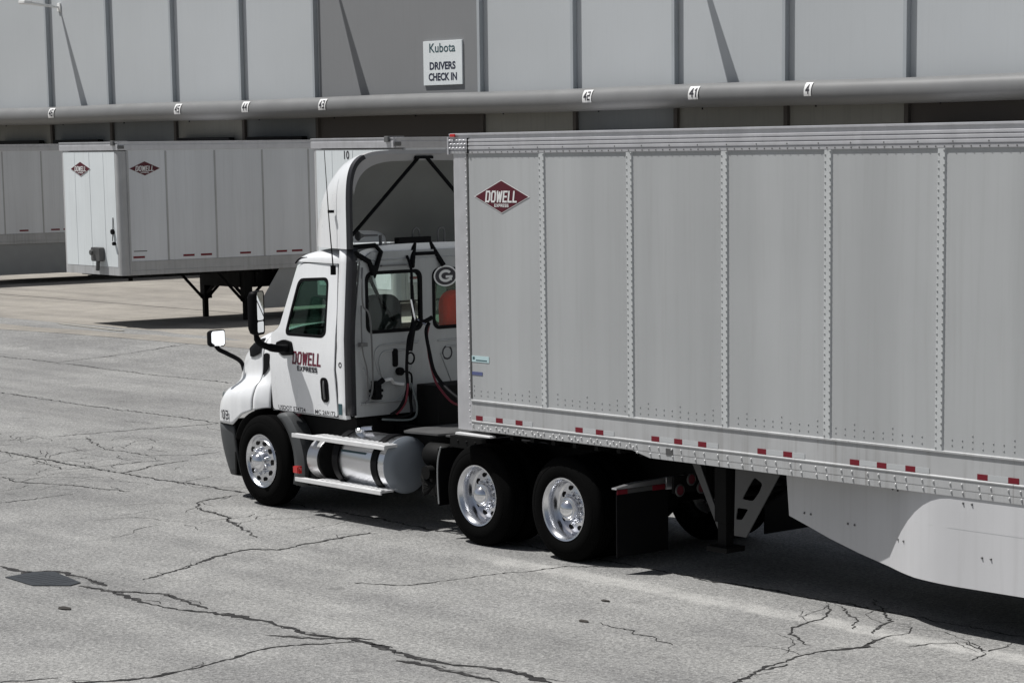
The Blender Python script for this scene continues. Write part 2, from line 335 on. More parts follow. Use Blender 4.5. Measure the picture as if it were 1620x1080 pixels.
def plate(name, outline, holes, th, fn, mat, parent, cuts=(), smooth=30, bev=0.0):
    """flat 2-D outline with holes, thickness th, cut at v = cuts, then mapped by fn(u, v, w)"""
    cu = bpy.data.curves.new('c', 'CURVE'); cu.dimensions = '2D'; cu.fill_mode = 'BOTH'; cu.extrude = th / 2
    for loop in [outline] + list(holes):
        sp = cu.splines.new('POLY'); sp.points.add(len(loop) - 1); sp.use_cyclic_u = True
        for i, p in enumerate(loop): sp.points[i].co = (p[0], p[1], 0, 1)
    me = curve_mesh(cu)
    bm = bmesh.new(); bm.from_mesh(me); bpy.data.meshes.remove(me)
    bmesh.ops.remove_doubles(bm, verts=bm.verts, dist=1e-5)
    for c in cuts:
        bmesh.ops.bisect_plane(bm, geom=bm.verts[:] + bm.edges[:] + bm.faces[:], plane_co=(0, c, 0), plane_no=(0, 1, 0))
    for v in bm.verts: v.co = Vector(fn(v.co.x, v.co.y, v.co.z))
    return obj(name, bm, mat, parent, smooth, bev)
def text(name, s, height, org, right, up, mat, parent, width=None, shear=0.0, bold=0.0, proud=0.0, centre=True):
    cu = bpy.data.curves.new('t', 'FONT'); cu.body = s; cu.size = 1; cu.shear = shear; cu.offset = bold; cu.resolution_u = 3
    cu.extrude = 0.0
    me = curve_mesh(cu)
    xs = [v.co.x for v in me.vertices]; ys = [v.co.y for v in me.vertices]
    x0, x1, y0, y1 = min(xs), max(xs), min(ys), max(ys)
    sy_ = height / (y1 - y0); sx_ = (width / (x1 - x0)) if width else sy_
    right = Vector(right).normalized(); up = Vector(up).normalized(); nr = right.cross(up)
    for v in me.vertices:
        a = (v.co.x - (x0 + x1) / 2) * sx_ if centre else (v.co.x - x0) * sx_
        b_ = (v.co.y - (y0 + y1) / 2) * sy_ if centre else (v.co.y - y0) * sy_
        v.co = Vector(org) + right * a + up * b_ + nr * proud
    return finish(name, me, mat, parent)
def rivets(bm, pts, nrm, rad=0.009, h=0.006, seg=6):
    nrm = Vector(nrm).normalized(); a = nrm.orthogonal().normalized(); b_ = nrm.cross(a)
    for p in pts:
        p = Vector(p)
        lo = [bm.verts.new(p + (a * math.cos(2 * math.pi * k / seg) + b_ * math.sin(2 * math.pi * k / seg)) * rad) for k in range(seg)]
        hi = [bm.verts.new(p + nrm * h + (a * math.cos(2 * math.pi * k / seg) + b_ * math.sin(2 * math.pi * k / seg)) * rad * 0.55) for k in range(seg)]
        for k in range(seg): bm.faces.new((lo[k], lo[(k + 1) % seg], hi[(k + 1) % seg], hi[k]))
        bm.faces.new(hi)

GLY = {'4': [[(.55, 0), (.55, 1), (0, .35), (.75, .35)]], '2': [[(0, 1), (.7, 1), (.7, .5), (0, .5), (0, 0), (.7, 0)]], '5': [[(.7, 1), (0, 1), (0, .52), (.7, .52), (.7, 0), (0, 0)]], '6': [[(.7, 1), (0, 1), (0, 0), (.7, 0), (.7, .5), (0, .5)]], '1': [[(0, .8), (.25, 1), (.25, 0)]], '0': [[(.16, 0), (0, .16), (0, .84), (.16, 1), (.54, 1), (.7, .84), (.7, .16), (.54, 0), (.16, 0)]], '3': [[(0, 1), (.7, 1), (.7, 0), (0, 0)], [(.15, .5), (.7, .5)]], 'D': [[(0, 0), (0, 1), (.62, 1), (.8, .82), (.8, .18), (.62, 0), (0, 0)]], 'O': [[(.16, 0), (0, .16), (0, .84), (.16, 1), (.64, 1), (.8, .84), (.8, .16), (.64, 0), (.16, 0)]],
       'W': [[(0, 1), (.2, 0), (.5, .9), (.8, 0), (1.0, 1)]], 'E': [[(.7, 1), (0, 1), (0, 0), (.7, 0)], [(0, .5), (.6, .5)]], 'L': [[(0, 1), (0, 0), (.66, 0)]],
       'X': [[(0, 0), (.75, 1)], [(0, 1), (.75, 0)]], 'P': [[(0, 0), (0, 1), (.7, 1), (.7, .48), (0, .48)]], 'R': [[(0, 0), (0, 1), (.7, 1), (.7, .48), (0, .48)], [(.35, .48), (.75, 0)]], 'S': [[(.7, 1), (0, 1), (0, .52), (.7, .52), (.7, 0), (0, 0)]]}
def block_text(name, s, w, h, org, right, up, mat, parent, shear=0.0, tx=0.30, ty=0.17, gap=0.20, proud=0.0):
    """condensed block capitals as flat strokes; tx, ty = stroke thickness"""
    right = Vector(right).normalized(); up = Vector(up).normalized(); nr = right.cross(up); org = Vector(org)
    x = 0; segs = []
    for ch in s:
        wd = max(p[0] for st in GLY[ch] for p in st)
        for st in GLY[ch]:
            for p, q in zip(st[:-1], st[1:]): segs.append(((x + p[0], p[1]), (x + q[0], q[1])))
        x += wd + tx + gap
    tot = x - gap
    bm = bmesh.new()
    for i, (p, q) in enumerate(segs):
        P = Vector((p[0] * w / tot, (p[1] * (1 - ty) + ty / 2 - 0.5) * h)); Q = Vector((q[0] * w / tot, (q[1] * (1 - ty) + ty / 2 - 0.5) * h))
        P.x += tx / 2 * w / tot; Q.x += tx / 2 * w / tot
        d = (Q - P); 
        hx = tx / 2 * w / tot; hy = ty / 2 * h
        d.normalize(); n2 = Vector((-d.y, d.x)); th = 1.0 / math.sqrt((n2.x / hx) ** 2 + (n2.y / hy) ** 2)
        # extend the ends to make square corners
        e = min(hx, hy) * 0.95
        P2 = P - d * (hx if abs(d.x) > 0.9 else e); Q2 = Q + d * (hx if abs(d.x) > 0.9 else e)
        vs = []
        for a2 in (P2 - n2 * th, Q2 - n2 * th, Q2 + n2 * th, P2 + n2 * th):
            xx = a2.x - w / 2 + shear * a2.y; vs.append(bm.verts.new(org + right * xx + up * a2.y + nr * (proud + 0.00008 * i)))
        bm.faces.new(vs)
    me = bpy.data.meshes.new(name); bm.to_mesh(me); bm.free()
    return finish(name, me, mat, parent)
CR = [(0.1,[[1.52,-4.01],[2.07,-3.99],[2.13,-3.77],[2.79,-3.75],[3.18,-3.8]]),(0.08,[[3.0,-3.98],[3.49,-3.91],[3.95,-3.96],[4.33,-3.97],[4.68,-3.94],[4.94,-3.83]]),(0.12,[[4.94,-3.83],[5.25,-3.74],[5.56,-3.7],[5.87,-3.71],[6.08,-3.71],[6.32,-3.76],[6.61,-3.67],[6.78,-3.6],[7.01,-3.6],[7.24,-3.57]]),(0.1,[[7.01,-3.6],[7.34,-3.64],[7.72,-3.68],[8.03,-3.64],[8.25,-3.55],[8.5,-3.47],[8.74,-3.45],[9.1,-3.5]]),(0.08,[[7.66,-3.85],[7.85,-3.79],[8.15,-3.79],[8.43,-3.77],[8.82,-3.76]]),(0.09,[[3.49,-3.91],[3.78,-3.71],[3.94,-3.63],[4.22,-3.67],[4.59,-3.71],[4.79,-3.74]]),(0.04,[[6.2,-6.51],[6.37,-6.11]]),(0.06,[[6.6,-6.12],[6.75,-5.83],[6.85,-5.55],[6.81,-5.27],[6.7,-4.81],[6.59,-4.49],[6.56,-4.28],[6.66,-3.97],[6.85,-3.67]]),(0.05,[[3.14,-3.39],[2.91,-2.88],[2.67,-2.45],[2.47,-2.04],[2.39,-1.67],[2.63,-1.51],[2.5,-1.07],[2.46,-0.68],[2.39,-0.19]]),(0.045,[[-0.92,0.36],[-0.81,-0.21],[-0.45,-0.51],[-0.02,-0.59],[0.41,-0.65],[0.99,-0.91],[1.81,-1.22]]),(0.04,[[-2.35,-1.93],[-2.34,-1.47],[-2.39,-0.96]]),(0.05,[[6.12,-4.03],[6.42,-3.87],[6.91,-3.43]]),(0.05,[[-13.88,4.25],[-11.13,4.21],[-8.85,4.3],[-7.3,4.28]]),(0.05,[[-20.31,7.7],[-17.87,7.76],[-14.83,7.68],[-12.24,7.84]]),(0.06,[[-6.67,0.39],[-5.8,0.4],[-4.89,0.37],[-3.74,0.4],[-2.64,0.44],[-1.04,0.55]]),(0.035,[[-7.62,1.76],[-7.53,2.93],[-7.32,4.27]]),(0.05,[[-18.3,7.83],[-18.42,9.15],[-18.6,10.37],[-18.72,11.39]]),(0.04,[[-3.53,0.4],[-3.91,1.1],[-4.03,1.67]]),(0.04,[[-4.46,1.94],[-4.47,2.41]]),(0.05,[[-4.36,-0.85],[-3.78,-0.89],[-3.12,-0.64],[-2.06,-0.37]]),(0.03,[[-5.5,0.23],[-4.39,0.08],[-4.36,0.44],[-4.34,0.91],[-4.26,1.44]]),(0.03,[[-7.22,2.01],[-5.88,1.52],[-4.85,1.56],[-4.46,1.94]]),(0.06,[[10.04,-2.51],[9.86,-2.0],[9.76,-1.57],[9.72,-1.18],[9.79,-1.0],[9.83,-0.84],[9.69,-0.42]]),(0.025,[[9.5,-1.08],[9.07,-0.89],[8.89,-0.66],[8.83,-0.23],[8.63,0.07],[8.43,0.25]]),(0.03,[[9.52,-0.37],[9.34,-0.07],[9.3,0.13],[8.95,0.4],[8.52,0.75]]),(0.02,[[8.49,0.32],[9.03,-0.03],[9.29,-0.36]]),(0.02,[[10.07,-0.59],[10.11,-0.33],[10.33,-0.1],[10.65,-0.32],[10.74,-0.6]]),(0.02,[[9.69,-0.42],[9.72,-0.16],[9.58,0.05],[9.43,0.02]]),(0.02,[[10.3,-0.13],[10.62,-0.25],[10.55,0.13]]),(0.03,[[4.66,-2.06],[5.11,-1.79],[5.18,-1.22],[5.26,-0.64],[5.42,-0.02],[5.8,0.29]]),(0.015,[[7.64,-1.68],[8.12,-1.75],[8.73,-1.88]]),(0.05,[[9.88,-2.02],[9.86,-1.74]])]

# ================================================================== SETTING
def zg(y):
    t = min(max((y - 8.0) / 4.0, 0), 1); return 0.15 * t * t * (3 - 2 * t)
bm = N()
ys = [-300, -60, -20, 0, 4] + [8 + 0.5 * i for i in range(9)] + [14, 29, 100, 400]
xs = [-400, -100, -50, -20, 0, 20, 60, 400]
grid_faces(bm, [[(x, y, zg(y)) for x in xs] for y in ys])
tag(obj('asphalt_yard', bm, 'asphalt'), 'weathered pale grey asphalt yard with cracks', 'ground', kind='structure')
bm = N()
xs = [-400, -60, -30, -25.5, -23.3, -21, -18, -10, 10, 60, 400]
fr = [10.2, 10.1, 10.45, 10.51, 10.75, 10.9, 11.05, 11.5, 12.2, 13, 14]
rows = []
for k in range(10):
    t = k / 9; row = []
    for x, y0 in zip(xs, fr):
        y = y0 + (60 - y0) * t ** 2.2; row.append((x, y, zg(y) + 0.005))
    rows.append(row)
grid_faces(bm, rows)
tag(obj('concrete_apron', bm, 'concrete'), 'beige concrete apron in front of the loading docks', 'pavement', kind='structure')
# joints and faint stains on the apron
bm = N()
for yj in (16.4,):
    box(bm, (-90, yj, zg(yj) + 0.004), (40, yj + 0.035, zg(yj) + 0.009))
tag(obj('apron_joints', bm, 'crack'), 'tarred joints in the concrete apron', 'pavement', kind='structure')
bm = N()
for (x0, y0, x1, y1, w) in ((-25.4, 11.85, -22.4, 11.68, 0.09),):
    prism(bm, [(x0, y0), (x1, y1), (x1, y1 + w), (x0, y0 + w)], 'z', 0.157, 0.162)
tag(obj('faded_marking', bm, plain('faded_paint', (0.42, 0.40, 0.35), 0.9, var=0.3, scale=6)), 'faded painted stripe on the apron', 'marking', kind='structure')

# cracks traced over the asphalt (world coordinates on the ground)
def crack(bm, w, pts, seed):
    rnd = random.Random(seed); P = [Vector((x, y, 0)) for x, y in pts]; fin = []
    for i in range(len(P) - 1):
        d = P[i + 1] - P[i]; n_ = max(2, int(d.length / 0.04)); nr = Vector((-d.y, d.x, 0)).normalized()
        off = 0
        for k in range(n_):
            amp = min(0.05, d.length * 0.09)
            off = off * 0.7 + rnd.uniform(-amp, amp) * 0.55
            fin.append((P[i] + d * (k / n_) + nr * (off if k else 0), nr))
    fin.append((P[-1], nr)); row = []
    m_ = len(fin); gate = 1.0
    for i, (p, nr) in enumerate(fin):
        e = min(1, i / 4, (m_ - 1 - i) / 4)
        gate = min(1.25, max(0.38, gate + rnd.uniform(-0.28, 0.28)))
        hw = 0.5 * w * (0.4 + 0.6 * e) * gate * (0.68 if w >= 0.06 else 0.62) + 0.002
        row.append((p - nr * hw * rnd.uniform(0.3, 1.6), p + nr * hw * rnd.uniform(0.3, 1.6)))
    grid_faces(bm, [[(a.x, a.y, zg(a.y) + 0.004), (b_.x, b_.y, zg(b_.y) + 0.004)] for a, b_ in row])
bm = N()
for i, (w, pts) in enumerate(CR):
    crack(bm, w, pts, i)
    rq = random.Random(900 + i)
    for p, q in zip(pts[:-1], pts[1:]):
        if w >= 0.045 and rq.random() < 0.75:      # hairlines beside and off the main crack
            dx, dy = q[0] - p[0], q[1] - p[1]; o1 = rq.uniform(-0.10, 0.10); o2 = rq.uniform(-0.14, 0.14)
            crack(bm, 0.010, [(p[0] + dx * 0.1, p[1] + dy * 0.1), (p[0] + dx * 0.45 - dy * 0.2 + o1, p[1] + dy * 0.45 + o1), (p[0] + dx * 0.8 + o2, p[1] + dy * 0.8 + o2)], rq.randint(0, 9999))
for i, (x0, x1, y) in enumerate(((-0.8, 24, 0.42), (-40, -20.5, 7.65), (-40, -14, 4.2), (-20, -6.7, 0.38), (9.3, 26, -3.5), (-12, 1.5, -4.05), (-7.3, 30, 4.3), (-12.2, 30, 7.8))):
    nn = max(3, int((x1 - x0) / 1.3)); crack(bm, 0.045, [(x0 + (x1 - x0) * k / nn, y + random.uniform(-0.03, 0.03)) for k in range(nn + 1)], 100 + i)
rnd = random.Random(5)
for i in range(95):   # fine map cracking
    cx, cy = rnd.choice(((-4.6, 0.9), (-6.2, 1.4), (-7.5, 1.8), (0.6, -0.6), (-3.2, -0.4), (9.6, -0.2), (-5, -0.6), (-8, 0.6), (-6, 2.2))); x = cx + rnd.gauss(0, 0.8); y = cy + rnd.gauss(0, 0.7); a = rnd.uniform(0, 6.3); pts = [(x, y)]
    for k in range(rnd.randint(2, 5)):
        a += rnd.uniform(-0.9, 0.9); x += math.cos(a) * 0.22; y += math.sin(a) * 0.22; pts.append((x, y))
    crack(bm, 0.008 if cx < 5 else 0.004, pts, 200 + i)
tag(obj('pavement_cracks', bm, 'crackd'), 'dark cracks running through the asphalt', 'cracks', kind='structure')
# sunken drain cover
gr = empty('drain_cover', (2.5, -4.03, 0), 'dark iron drain cover sunk in the cracked asphalt at the lower left', 'drain cover')
bm = N(); pts = [(2.12, -4.27), (2.70, -4.30), (2.95, -4.05), (2.88, -3.90), (2.18, -3.78), (2.06, -3.95)]
prism(bm, pts, 'z', 0.003, 0.009); obj('cover', bm, 'grate', gr)
bm = N()
for k in range(7):
    box(bm, (2.2 + k * 0.09, -4.2, 0.0095), (2.235 + k * 0.09, -3.9, 0.0105))
obj('grille', bm, 'grate', gr)
for i, (x, y, s_) in enumerate(((3.9, -4.65, 0.05), (6.95, -1.0, 0.03), (7.5, -1.75, 0.035), (3.7, -5.6, 0.04))):
    bm = N(); bmesh.ops.create_icosphere(bm, subdivisions=1, radius=1)
    for v in bm.verts: v.co = Vector((x + v.co.x * s_ * 2.0 * random.uniform(.7, 1.2), y + v.co.y * s_ * random.uniform(.7, 1.2), 0.008 + v.co.z * 0.006))
    tag(obj('debris_scrap', bm, 'debris'), ['flat dark scrap on the asphalt below the drain cover', 'dark scrap on the pale painted line behind the drive wheels', 'dark scrap on bare asphalt below the pale painted line', 'dark scrap on the asphalt at the lower left edge of the picture'][i], 'debris', 'small scraps lying on the asphalt')

# ================================================================== BUILDING
WA = 0.0368163; WD = Vector((math.cos(WA), math.sin(WA), 0)); WN = Vector((math.sin(WA), -math.cos(WA), 0))
W0 = Vector((0, 28.3628, 0)) + WD * -51.238
def wall_empty(name, s, z, label, cat, group=None, out=0.0):
    p = W0 + WD * s + WN * out; p.z = z
    o = empty(name, p, label, cat, group); o.rotation_euler = (0, 0, WA); ORG[o.name] = (0, 0, 0); return o
bl = wall_empty('warehouse', 0, 0.0, 'long pale grey panelled warehouse wall with vertical ribs and loading docks', 'building')
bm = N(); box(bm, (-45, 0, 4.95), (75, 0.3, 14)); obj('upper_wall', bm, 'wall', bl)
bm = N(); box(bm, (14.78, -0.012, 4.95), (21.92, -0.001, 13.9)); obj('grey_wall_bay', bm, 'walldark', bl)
bm = N(); box(bm, (-45, 0.3, 13.6), (75, 60, 14.2)); obj('roof', bm, 'rail', bl)
lowm = {-1: 'low1', 0: 'low2', 1: 'low2', 2: 'low1', 3: 'low2', 4: 'low3', 5: 'low3', 6: 'low1', 7: 'low2', 8: 'low1', 9: 'low1', 10: 'low3'}
for k in range(-12, 20):
    bm = N(); box(bm, (k * 3.66, 0.02, 0.0), (k * 3.66 + 3.66, 0.3, 4.949)); obj('dock_wall_bay', bm, lowm.get(k, 'low1'), bl)
for k in range(-11, 20):
    if k == 5: continue
    bm = N(); s = k * 3.66 + 0.02
    box(bm, (s - 0.06, -0.15, 4.95), (s + 0.05, -0.002, 14))
    if k >= 6: box(bm, (s - 0.16, -0.022, 4.95), (s - 0.0605, -0.002, 14))
    obj('wall_rib', bm, 'rib', bl, bevel=0.008)
    bm = N(); box(bm, (s - 0.06, -0.08, 0.2), (s + 0.06, 0.018, 4.94)); obj('dock_rib', bm, 'low3', bl)
# dock shelters
for k in (-1, 0, 2, 3, 7, 10, 1):
    lb = {-1: 'black dock shelter at the far left above the parked trailer', 0: 'black dock shelter above the bright diamond logo of the parked trailer', 2: 'black dock shelter above the parked trailer side, right of the brown bay edge rib',
          3: 'black dock shelter just left of the dark grey wall bay', 7: 'dock shelter hidden behind the big trailer', 10: 'dock shelter behind the tractor roof fairing', 1: 'dock shelter behind the middle of the parked trailer'}[k]
    d = wall_empty('dock_shelter', k * 3.66 + 1.83, 0.15, lb, 'dock shelter', 'dock shelters on the warehouse wall')
    top = 4.12 if k not in (1, 7, 10) else 3.9
    bm = N(); box(bm, (-1.4, -0.30, top - 0.5), (1.4, -0.085, top)); obj('head_pad', bm, 'black', d, bevel=0.02)
    for sx in (-1.4, 1.1):
        bm = N(); box(bm, (sx, -0.26, 1.05), (sx + 0.3, -0.085, top - 0.505)); obj('side_pad', bm, 'black', d, bevel=0.02)
    bm = N(); box(bm, (-1.095, -0.12, 1.1), (1.095, -0.085, top - 0.51)); obj('dock_door', bm, 'door', d)
    bm = N(); box(bm, (-1.1, -0.3, 0.6), (-0.8, -0.085, 1.04)); box(bm, (0.8, -0.3, 0.6), (1.1, -0.085, 1.04)); obj('bumper', bm, 'rubber', d)
# fat round pipe along the wall
pp = wall_empty('wall_pipe', 0, 0, 'thick grey horizontal pipe along the warehouse wall with white dock numbers', 'pipe')
bm = N(); pts = []
PC = (-0.335, 5.084)
for i in range(49):
    s = -45 + i * 2.5; pts.append((s, PC[0] + 0.012 * math.sin(i * 2.1), PC[1] + 0.015 * math.sin(i * 1.3)))
tube(bm, pts, 0.29, 32); obj('pipe', bm, 'pipe', pp, smooth=40)
bm = N()
for k in range(-11, 19):
    tube(bm, [(k * 3.66 + 1.2, PC[0], PC[1] - 0.28), (k * 3.66 + 1.2, PC[0], PC[1] - 0.33)], 0.02, 8)
obj('drain_plug', bm, 'black', pp)
for s, t_ in ((0.95, '46'), (8.32, '45'), (11.88, '44'), (15.65, '43'), (26.7, '42'), (30.45, '41'), (34.14, '4')):
    a0, a1 = R(-16), R(48); rows = []     # plate bent round the pipe, upper front
    hw = 0.165 if len(t_) > 1 else 0.11
    for j in range(9):
        a = a0 + (a1 - a0) * j / 8; rows.append([(s - hw, PC[0] - 0.312 * math.cos(a), PC[1] + 0.312 * math.sin(a)), (s + hw, PC[0] - 0.312 * math.cos(a), PC[1] + 0.312 * math.sin(a))])
    bm = N(); grid_faces(bm, rows); o = obj('number_plate', bm, 'decalwhite', pp, smooth=60)
    for v in ():
        pass
    tm = block_text('dock_number', t_, 1.0, 1.0, (0, 0, 0), (1, 0, 0), (0, 1, 0), 'decaldark', pp, tx=0.28, ty=0.17, gap=0.16)
    ww = 0.235 if len(t_) > 1 else 0.12
    qb = bmesh.new(); qb.from_mesh(tm.data)
    for yv in [-0.5 + 0.1 * q for q in range(1, 10)]:
        bmesh.ops.bisect_plane(qb, geom=qb.verts[:] + qb.edges[:] + qb.faces[:], plane_co=(0, yv, 0), plane_no=(0, 1, 0))
    qb.to_mesh(tm.data); qb.free()
    for v in tm.data.vertices:
        a = R(15) + v.co.y * R(44); xx = s + v.co.x * ww; rr_ = 0.317 + v.co.z; v.co = Vector((xx, PC[0] - rr_ * math.cos(a), PC[1] + rr_ * math.sin(a)))
# long bracket lamps high on the wall
for i, s in enumerate((0.74, 15.62, 29.93)):
    lp = wall_empty('wall_lamp', s, 8.62, ['white bracket lamp at the top left corner of the wall', 'bracket lamp above the dark grey wall bay', 'bracket lamp above dock number 41'][i], 'lamp', 'bracket lamps on the warehouse wall')
    bm = N(); box(bm, (-0.09, -0.05, -0.14), (0.09, -0.001, 0.14)); obj('base_plate', bm, 'decalwhite', lp, bevel=0.01)
    bm = N(); A = [(-0.03, -0.05), (0.03, -0.05), (0.20, -1.15), (-0.20, -1.15)]
    lo = [bm.verts.new((x, y, (-0.05 - y) * 0.10 - 0.03)) for x, y in A]; hi = [bm.verts.new((x, y, (-0.05 - y) * 0.10 + 0.035)) for x, y in A]
    bm.faces.new(lo[::-1]); bm.faces.new(hi)
    for k in range(4): bm.faces.new((lo[k], lo[(k + 1) % 4], hi[(k + 1) % 4], hi[k]))
    obj('arm', bm, 'decalwhite', lp, bevel=0.01)
    bm = N(); box(bm, (-0.20, -1.45, 0.07), (0.20, -1.152, 0.19)); obj('lamp_head', bm, 'decalwhite', lp, bevel=0.03)
# check-in sign
sg = wall_empty('wall_sign', 20.37, 6.2, 'pale blue-white DRIVERS CHECK IN sign on the dark grey wall bay', 'sign')
bm = N(); box(bm, (-0.82, -0.06, -0.60), (0.82, -0.013, 0.60)); obj('sign_panel', bm, 'signwhite', sg, bevel=0.006)
text('sign_lettering', 'Kubota', 0.25, (0, -0.064, 0.41), (1, 0, 0), (0, 0, 1), 'teal', sg, width=1.10, bold=0.012)
text('sign_lettering', 'DRIVERS', 0.215, (0.0, -0.064, -0.075), (1, 0, 0), (0, 0, 1), 'ink', sg, width=1.10, bold=0.035)
text('sign_lettering', 'CHECK IN', 0.215, (0.0, -0.064, -0.375), (1, 0, 0), (0, 0, 1), 'ink', sg, width=1.20, bold=0.035)

# ================================================================== TRAILERS
def logo(root, c, w, h, right, up, proud=0.004):
    c = Vector(c); r_ = Vector(right).normalized(); u_ = Vector(up).normalized(); n_ = r_.cross(u_)
    bm = N()
    def dia(sc, off, mi):
        q = [c + r_ * w / 2 * sc + n_ * off, c + u_ * h / 2 * sc + n_ * off, c - r_ * w / 2 * sc + n_ * off, c - u_ * h / 2 * sc + n_ * off]
        bm.faces.new([bm.verts.new(p) for p in q]).material_index = mi
    dia(1.05, proud, 1); dia(1.0, proud + 0.0015, 0)
    o = obj('company_logo', bm, ['maroon', 'decalwhite'], root)
    block_text('lettering', 'DOWELL', w * 0.60, h * 0.37, c + u_ * h * 0.0 + n_ * (proud + 0.003), right, up, 'decalwhite', o, shear=0.16, tx=0.34, ty=0.15, gap=0.14)
    block_text('lettering', 'EXPRESS', w * 0.27, h * 0.10, c - u_ * h * 0.28 + n_ * (proud + 0.003), right, up, 'decalwhite', o, tx=0.26, ty=0.2)
    return o

def wheel_set(root, cx, cy, z, kind, sgn, group=None, r_=0.51, width=0.27):
    """sgn=+1: outer face looks to -y, wheel body extends to +y"""
    bm = N(); b = 0.0
    if kind == 'steer':
        prof = [(0.16, 0.285), (0.03, 0.290), (0.012, 0.300), (0.0, 0.300), (0.004, 0.288), (0.03, 0.27), (0.035, 0.25), (0.012, 0.235), (0.004, 0.18), (0.006, 0.12), (-0.035, 0.115), (-0.05, 0.10), (-0.052, 0.085)]
    else:
        prof = [(0.30, 0.27), (0.16, 0.272), (0.03, 0.290), (0.012, 0.308), (0.0, 0.308), (0.006, 0.292), (0.03, 0.278), (0.045, 0.268), (0.11, 0.262), (0.150, 0.258), (0.166, 0.240), (0.160, 0.21), (0.148, 0.16), (0.142, 0.125), (0.07, 0.118), (0.05, 0.108), (0.045, 0.09)]
    lathe(bm, prof, (0, 0, 0), 'y', 56, 0, sgn)
    w = obj('wheel', bm, 'wheel', None, smooth=35); w.parent = root; w.location = Vector((cx, cy, z)) - Vector(ORG[root.name]); ORG[w.name] = (0, 0, 0)
    bm = N()
    hub0 = -0.052 if kind == 'steer' else 0.045
    rings = lathe(bm, [(hub0 + 0.001, 0.093), (hub0 - 0.012, 0.088), (hub0 - 0.035, 0.068), (hub0 - 0.052, 0.04), (hub0 - 0.058, 0.002)], (0, 0, 0), 'y', 32, 0, sgn)
    bm.faces.new(rings[-1])
    for k in range(10):
        a = 2 * math.pi * (k + 0.5) / 10; base = 0.006 if kind == 'steer' else 0.148
        rr = lathe(bm, [(base, 0.018), (base - 0.035, 0.017), (base - 0.048, 0.009), (base - 0.05, 0.001)], (0.1425 * math.cos(a), 0, 0.1425 * math.sin(a)), 'y', 10, 0, sgn)
        bm.faces.new(rr[-1])
    o = obj('hub_cap', bm, 'chrome', None, smooth=50); o.parent = w
    bm = N()
    for k in range(10):
        a = 2 * math.pi * k / 10; base = 0.0035 if kind == 'steer' else 0.1560; R0 = 0.207 if kind == 'steer' else 0.200; q = []
        for j in range(14):
            t = 2 * math.pi * j / 14; du = 0.024 * math.cos(t); dv = 0.033 * math.sin(t)
            q.append(bm.verts.new(((R0 + du) * math.cos(a) - dv * math.sin(a), sgn * (base - 0.004), (R0 + du) * math.sin(a) + dv * math.cos(a))))
        bm.faces.new(q)
    if kind == 'steer': obj('hand_hole', bm, 'frame', None).parent = w
    else: obj('hand_hole', bm, 'frame', None).parent = w
    bm = N(); W = width
    side = [(0.028, 0.292), (0.010, 0.303), (0.004, 0.318), (-0.004, 0.345), (-0.008, 0.38), (-0.003, 0.42), (0.004, 0.432), (0.002, 0.437), (0.010, 0.455), (0.018, 0.475), (0.030, 0.495), (0.045, r_ - 0.004), (0.055, r_)]
    tread = []
    for g in (0.30, 0.42, 0.58, 0.70):
        tread += [(W * g - 0.008, r_), (W * g - 0.006, r_ - 0.014), (W * g + 0.006, r_ - 0.014), (W * g + 0.008, r_)]
    prof = side + tread + [(W - o_, q) for o_, q in side[::-1]]
    lathe(bm, prof, (0, 0, 0), 'y', 72, 0, sgn)
    ty = obj('tyre', bm, 'tyre', None, smooth=32); ty.parent = w
    return w
def copy_wheel(w, dx, dy=0, dz=0, root=None, flip=False):
    c = w.copy(); COL.objects.link(c); c.location = Vector(w.location) + Vector((dx, dy, dz))
    if root: c.parent = root
    if flip: c.rotation_euler = (0, 0, math.pi)
    for ch in list(w.children):
        d = ch.copy(); COL.objects.link(d); d.parent = c
    return c

